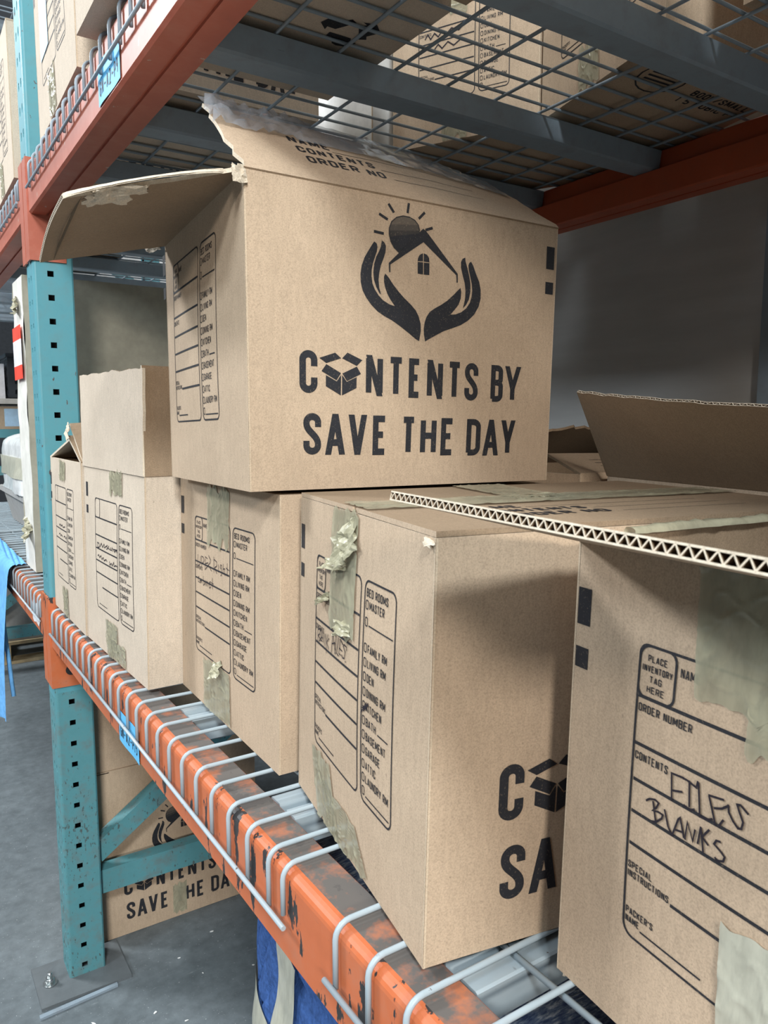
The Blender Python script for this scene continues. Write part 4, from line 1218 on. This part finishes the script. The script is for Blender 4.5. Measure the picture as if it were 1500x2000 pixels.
S = lump((.372, .36, .002), (.86, .935, .735), 6, 3, .010, .010, .06)
t = thing('wrapped_bundle', 'tall bundle wrapped in a blue quilted moving blanket under the orange beam', 'wrapped bundle', (.616, .645, .002))
m = MB(); m.grid(lambda a, b: S(a, b), 420, 170, BLUE_CLOTH); m.build('blanket', t, True)
SB = lump((.372, .36, .002), (.86, .935, .735), 6, 3, .010, 0, .06)
m = MB(); m.grid(lambda a, b: SB(a, .572 + .090 * b + .02 * sin(2 * pi * a), .0125), 300, 8, TAPE_SOLID); m.build('tape_band', t)
m = MB(); m.grid(lambda a, b: SB(.480 + .016 * a, .02 + .80 * b, .0145), 20, 160, TAPE_SOLID); m.build('tape_band', t)
m = MB(); m.grid(lambda a, b: S(a, .90 + .1 * b, .008), 120, 24, FILM); m.build('film_cover', t)
S2 = lump((.40, -.42, .002), (1.18, .31, .785), 6, 9, .012, 0, .02)
t = thing('wrapped_bundle', 'bundle under a dark striped blanket below the near end of the lower shelf', 'wrapped bundle', (.79, 0, .002))
m = MB(); m.grid(lambda a, b: S2(a, b), 120, 50, STRIPE); m.build('blanket', t, True)
S3 = lump((.90, 1.02, .002), (1.20, 1.66, .66), 5, 15, .010, .008, .02)
t = thing('wrapped_bundle', 'dark navy wrapped bundle beneath the middle of the lower shelf', 'wrapped bundle', (1.05, 1.34, .002))
m = MB(); m.grid(lambda a, b: S3(a, b), 110, 40, NAVY_CLOTH); m.build('blanket', t, True)

m = MB()
m.hexa([(.205, 1.672, .0005), (.372, 1.684, .0005), (.372, 1.694, .0005), (.205, 1.684, .0005)], [(.205, 1.672, .006), (.372, 1.684, .006), (.372, 1.694, .006), (.205, 1.684, .006)], ZINC_DARK)
tag(m.build('steel_strip'), 'thin grey steel strip lying on the floor along the base plate of the teal post', 'steel strip')

# paper scraps on the floor
rnd = random.Random(5)
spots = [(.115, 1.86), (.30, 1.60), (.36, 1.52), (.42, 1.56), (.47, 1.50), (.28, 1.50), (.55, 1.62), (.16, 1.60), (.05, 2.0), (-.05, 2.2), (.10, 2.35), (.52, 1.70), (.62, 1.75), (.20, 1.52), (-.10, 2.5), (.66, 1.58), (.08, 1.72), (.40, 1.45), (.0, 1.9), (.24, 1.56)]
for x, y in spots:
    m = MB(); k = 6; s = rnd.uniform(.002, .0055); an = rnd.uniform(0, pi)
    pts = []
    for i in range(k):
        q = 2 * pi * i / k; r = s * rnd.uniform(.6, 1.1)
        px, py = r * cos(q) * 1.5, r * sin(q) * .6
        pts.append((x + px * cos(an) - py * sin(an), y + px * sin(an) + py * cos(an)))
    m.prism([Vector((a, b, 0)) for a, b in pts], ((0, 0, .0005), (0, 0, .0017)), SCRAP)
    o = m.build('paper_scrap', None, True)
    tag(o, 'tiny white paper scrap lying on the grey floor', 'paper scrap', 'white scraps on the floor')

# ------------------------------------------------------------------ bay beyond the post
t = thing('foam_slab', 'tall narrow pale wrapped slab with red sticker standing behind the teal post', 'slab', (.53, 2.20, LOW_T))
m = MB()
def hexbox(m, x0, x1, y0, y1, z0, z1, dx, mat, matn):
    b = [Vector((x0, y0, z0)), Vector((x1, y0, z0)), Vector((x1, y1, z0)), Vector((x0, y1, z0))]
    tt = [p + Vector((dx, -.02, z1 - z0)) for p in b]
    for i, q in enumerate(((b[3], b[0], tt[0], tt[3]), (b[0], b[1], tt[1], tt[0]), (b[1], b[2], tt[2], tt[1]), (b[2], b[3], tt[3], tt[2]))):
        A, B_, C_, D_ = q
        m.grid(lambda s, v: (A * (1 - s) + B_ * s) * (1 - v) + (D_ * (1 - s) + C_ * s) * v + Vector((.004 * noise.noise(Vector((s * 3, v * 8, i))), .004 * noise.noise(Vector((s * 3 + 5, v * 8, i))), 0)), 6, 24, mat if i == 0 else matn)
    m.face(tt, mat); m.face(b[::-1], mat)
hexbox(m, .316, .72, 2.155, 2.315, LOW_T + .001, 1.655, 0.0, WHITE_FOAM, OLIVE_FOAM)
m.build('foam_wrap', t)
for k, (za, zb, mm) in enumerate(((1.500, 1.535, RED_INK), (1.435, 1.500, WHITE_PAPER), (1.405, 1.435, RED_INK))):
    pass
m = MB()
for za, zb, mm in ((1.500, 1.535, RED_INK), (1.435, 1.500, WHITE_PAPER), (1.400, 1.435, RED_INK)):
    m.box((.3085, 2.160, za), (.3105, 2.285, zb), mm)
m.build('sticker', t)
crumple((.309, 2.22, 1.005), ((.004, .05, .01), (.004, 0, .02), (-.012, 0, 0)), t, TAPE_LIGHT, 'loose_tape', 51, 9, .5)
crumple((.309, 2.22, 1.590), ((.004, .04, .01), (.004, 0, .02), (-.008, 0, 0)), t, TAPE_LIGHT, 'loose_tape', 55, 9, .5)

t = thing('cloth', 'sky blue cloth draped over the beam beyond the teal post', 'cloth', (.40, 2.8, LOW_T))
m = MB()
def drape(a, b):
    # a along the beam, b from the back of the deck over the front edge and down
    y0 = 2.265 + .05 * max(0, b - .5)
    y = y0 + (3.35 - y0) * a
    fold = .010 * sin(a * 31 + b * 3) + .006 * sin(a * 74)
    if b < .4:
        q = b / .4
        return Vector((.309 - .029 * q, y, LOW_T + .0055 + .004 * abs(sin(a * 20 + q * 7))))
    q = (b - .4) / .6
    if q < .12:
        an = q / .12 * pi / 2
        return Vector((.280 - .018 * sin(an), y, LOW_T - .014 + .0195 * cos(an) + .003 * (1 - q / .12)))
    q = (q - .12) / .88
    ln = .40 + .10 * sin(a * 2.2 + .6) - .03 * sin(a * 9)
    return Vector((.2605 - abs(fold) * min(1, q * 2) - .012 * q, y + .10 * q * (1 - a) * .9, LOW_T - .014 - ln * q))
m.grid(drape, 80, 60, SKY_CLOTH)
m.build('cloth_sheet', t)
m = MB()
m.tube([(.262, 2.42, .80), (.258, 2.40, .70), (.262, 2.37, .62), (.268, 2.385, .545), (.270, 2.37, .50)], .006, SKY_CLOTH, 6)
m.build('tie_strap', t)
S4_ = lump((.40, 2.78, LOW_T + .14), (1.0, 3.5, 1.255), 6, 21, .02, 0, .05)
t = thing('fibre_bin', 'grey bin on the lower shelf under a film wrapped bundle', 'bin', (.71, 3.14, LOW_T))
m = MB()
m.hexa([(.43, 2.82, LOW_T + .001), (.98, 2.82, LOW_T + .001), (.98, 3.46, LOW_T + .001), (.43, 3.46, LOW_T + .001)], [(.40, 2.79, LOW_T + .139), (1.0, 2.79, LOW_T + .139), (1.0, 3.49, LOW_T + .139), (.40, 3.49, LOW_T + .139)], GREY_BOX)
m.build('bin_body', t)
m = MB(); m.box((.392, 2.782, LOW_T + .118), (1.008, 3.498, LOW_T + .1385), GREY_BOX); m.build('bin_rim', t)
t = thing('wrapped_bundle', 'bundle in white plastic film with tan tape on the grey bin', 'wrapped bundle', (.70, 3.14, LOW_T + .14))
m = MB(); m.grid(lambda a, b: S4_(a, b), 80, 40, PLASTIC_WRAP); m.build('film_wrap', t, True)
m = MB(); m.grid(lambda a, b: S4_(.44 + .26 * a, .28 + .36 * b, .006), 20, 12, TAPE_SOLID); m.build('tape_band', t)

# shelving seen at the very end, with a black crate
# far shelf
t = thing('storage_shelf', 'pale board and teal beam shelving far away behind the wrapped bundle', 'shelf', (.95, 4.85, 0))
for z in (.62, 1.385):
    m = MB(); m.box((.40, 4.55, z), (1.38, 5.15, z + .028), plain('pale_shelf_board', (.62, .60, .56), .6)); m.build('shelf_board', t)
m = MB(); m.box((.40, 4.53, 1.205), (1.38, 4.58, 1.250), TEAL); m.build('front_rail', t)
for x in (.40, 1.33):
    for y in (4.55, 5.10):
        m = MB(); m.box((x, y, 0), (x + .05, y + .05, 1.80), TEAL_LOW); m.build('leg', t)
m = MB(); m.box((.40, 4.60, 1.225), (1.38, 5.12, 1.250), GREY_BOX); m.build('shelf_board', t)

t = thing('plastic_crate', 'black slotted plastic crate on the far pale shelf', 'crate', (.80, 4.78, 1.414))
m = MB()
x0, x1, y0, y1, z0, z1 = .585, 1.05, 4.58, 4.98, 1.4145, 1.655
holed_panel(m, (x0, y0, z0), (1, 0, 0), (0, 0, 1), (0, -1, 0), x1 - x0, 4, [.05 + .06 * i for i in range(7)], .055, .018, .012, BLACK_PLASTIC, height=z1 - z0, z0=.035)
holed_panel(m, (x0, y1, z0), (0, -1, 0), (0, 0, 1), (-1, 0, 0), y1 - y0, 4, [.05 + .06 * i for i in range(6)], .055, .018, .012, BLACK_PLASTIC, height=z1 - z0, z0=.035)
m.box((x1 - .004, y0, z0), (x1, y1, z1), BLACK_PLASTIC); m.box((x0, y1 - .004, z0), (x1, y1, z1), BLACK_PLASTIC); m.box((x0, y0, z0), (x1, y1, z0 + .004), BLACK_PLASTIC)
m.build('crate_body', t)
m = MB(); m.box((x0 - .006, y0 - .006, z1 - .02), (x1 + .006, y0, z1), BLACK_PLASTIC); m.box((x0 - .006, y0, z1 - .02), (x0, y1, z1), BLACK_PLASTIC); m.build('crate_rim', t)
o = MB(); o.box((.42, 4.62, 1.4145), (.572, 4.9, 1.60), WHITE_PAPER)
tag(o.build('paper_bag'), 'white packet leaning next to the black crate', 'packet')
for i, (xa, xb) in enumerate(((.46, .70), (.715, .95), (.965, 1.20))):
    t = thing('cardboard_box', ('small tan box with a white label below the black crate', 'small tan box in the middle below the black crate', 'small tan box on the right below the black crate')[i], 'box', ((xa + xb) / 2, 4.8, 1.251), 'small tan boxes on the far shelf')
    m = MB(); m.box((xa, 4.61, 1.2505), (xb, 4.98, 1.372), CARD); m.build('box_body', t)
    if i == 0:
        m = MB(); m.box((xa + .10, 4.608, 1.265), (xa + .19, 4.6095, 1.36), PALE_BLUE); m.build('paper_label', t)

t = thing('wooden_pallet', 'pale wooden pallet on the floor in the bay beyond the teal post', 'pallet', (.85, 4.95, 0))
for x in (.46, .84, 1.22):
    m = MB(); m.box((x, 4.40, .018), (x + .04, 5.50, .105), WOOD); m.build('stringer', t)
for k in range(7):
    m = MB(); y = 4.40 + k * .166; m.box((.42, y, .1055), (1.27, y + .10, .122), WOOD); m.build('deck_board', t)
for y in (4.40, 4.90, 5.40):
    m = MB(); m.box((.45, y, .001), (1.27, y + .10, .0175), WOOD); m.build('bottom_board', t)
o = MB(); o.box((.46, 4.42, .123), (1.22, 4.54, .60), GREY_BOX)
tag(o.build('grey_carton'), 'dark grey carton standing on the wooden pallet', 'carton')
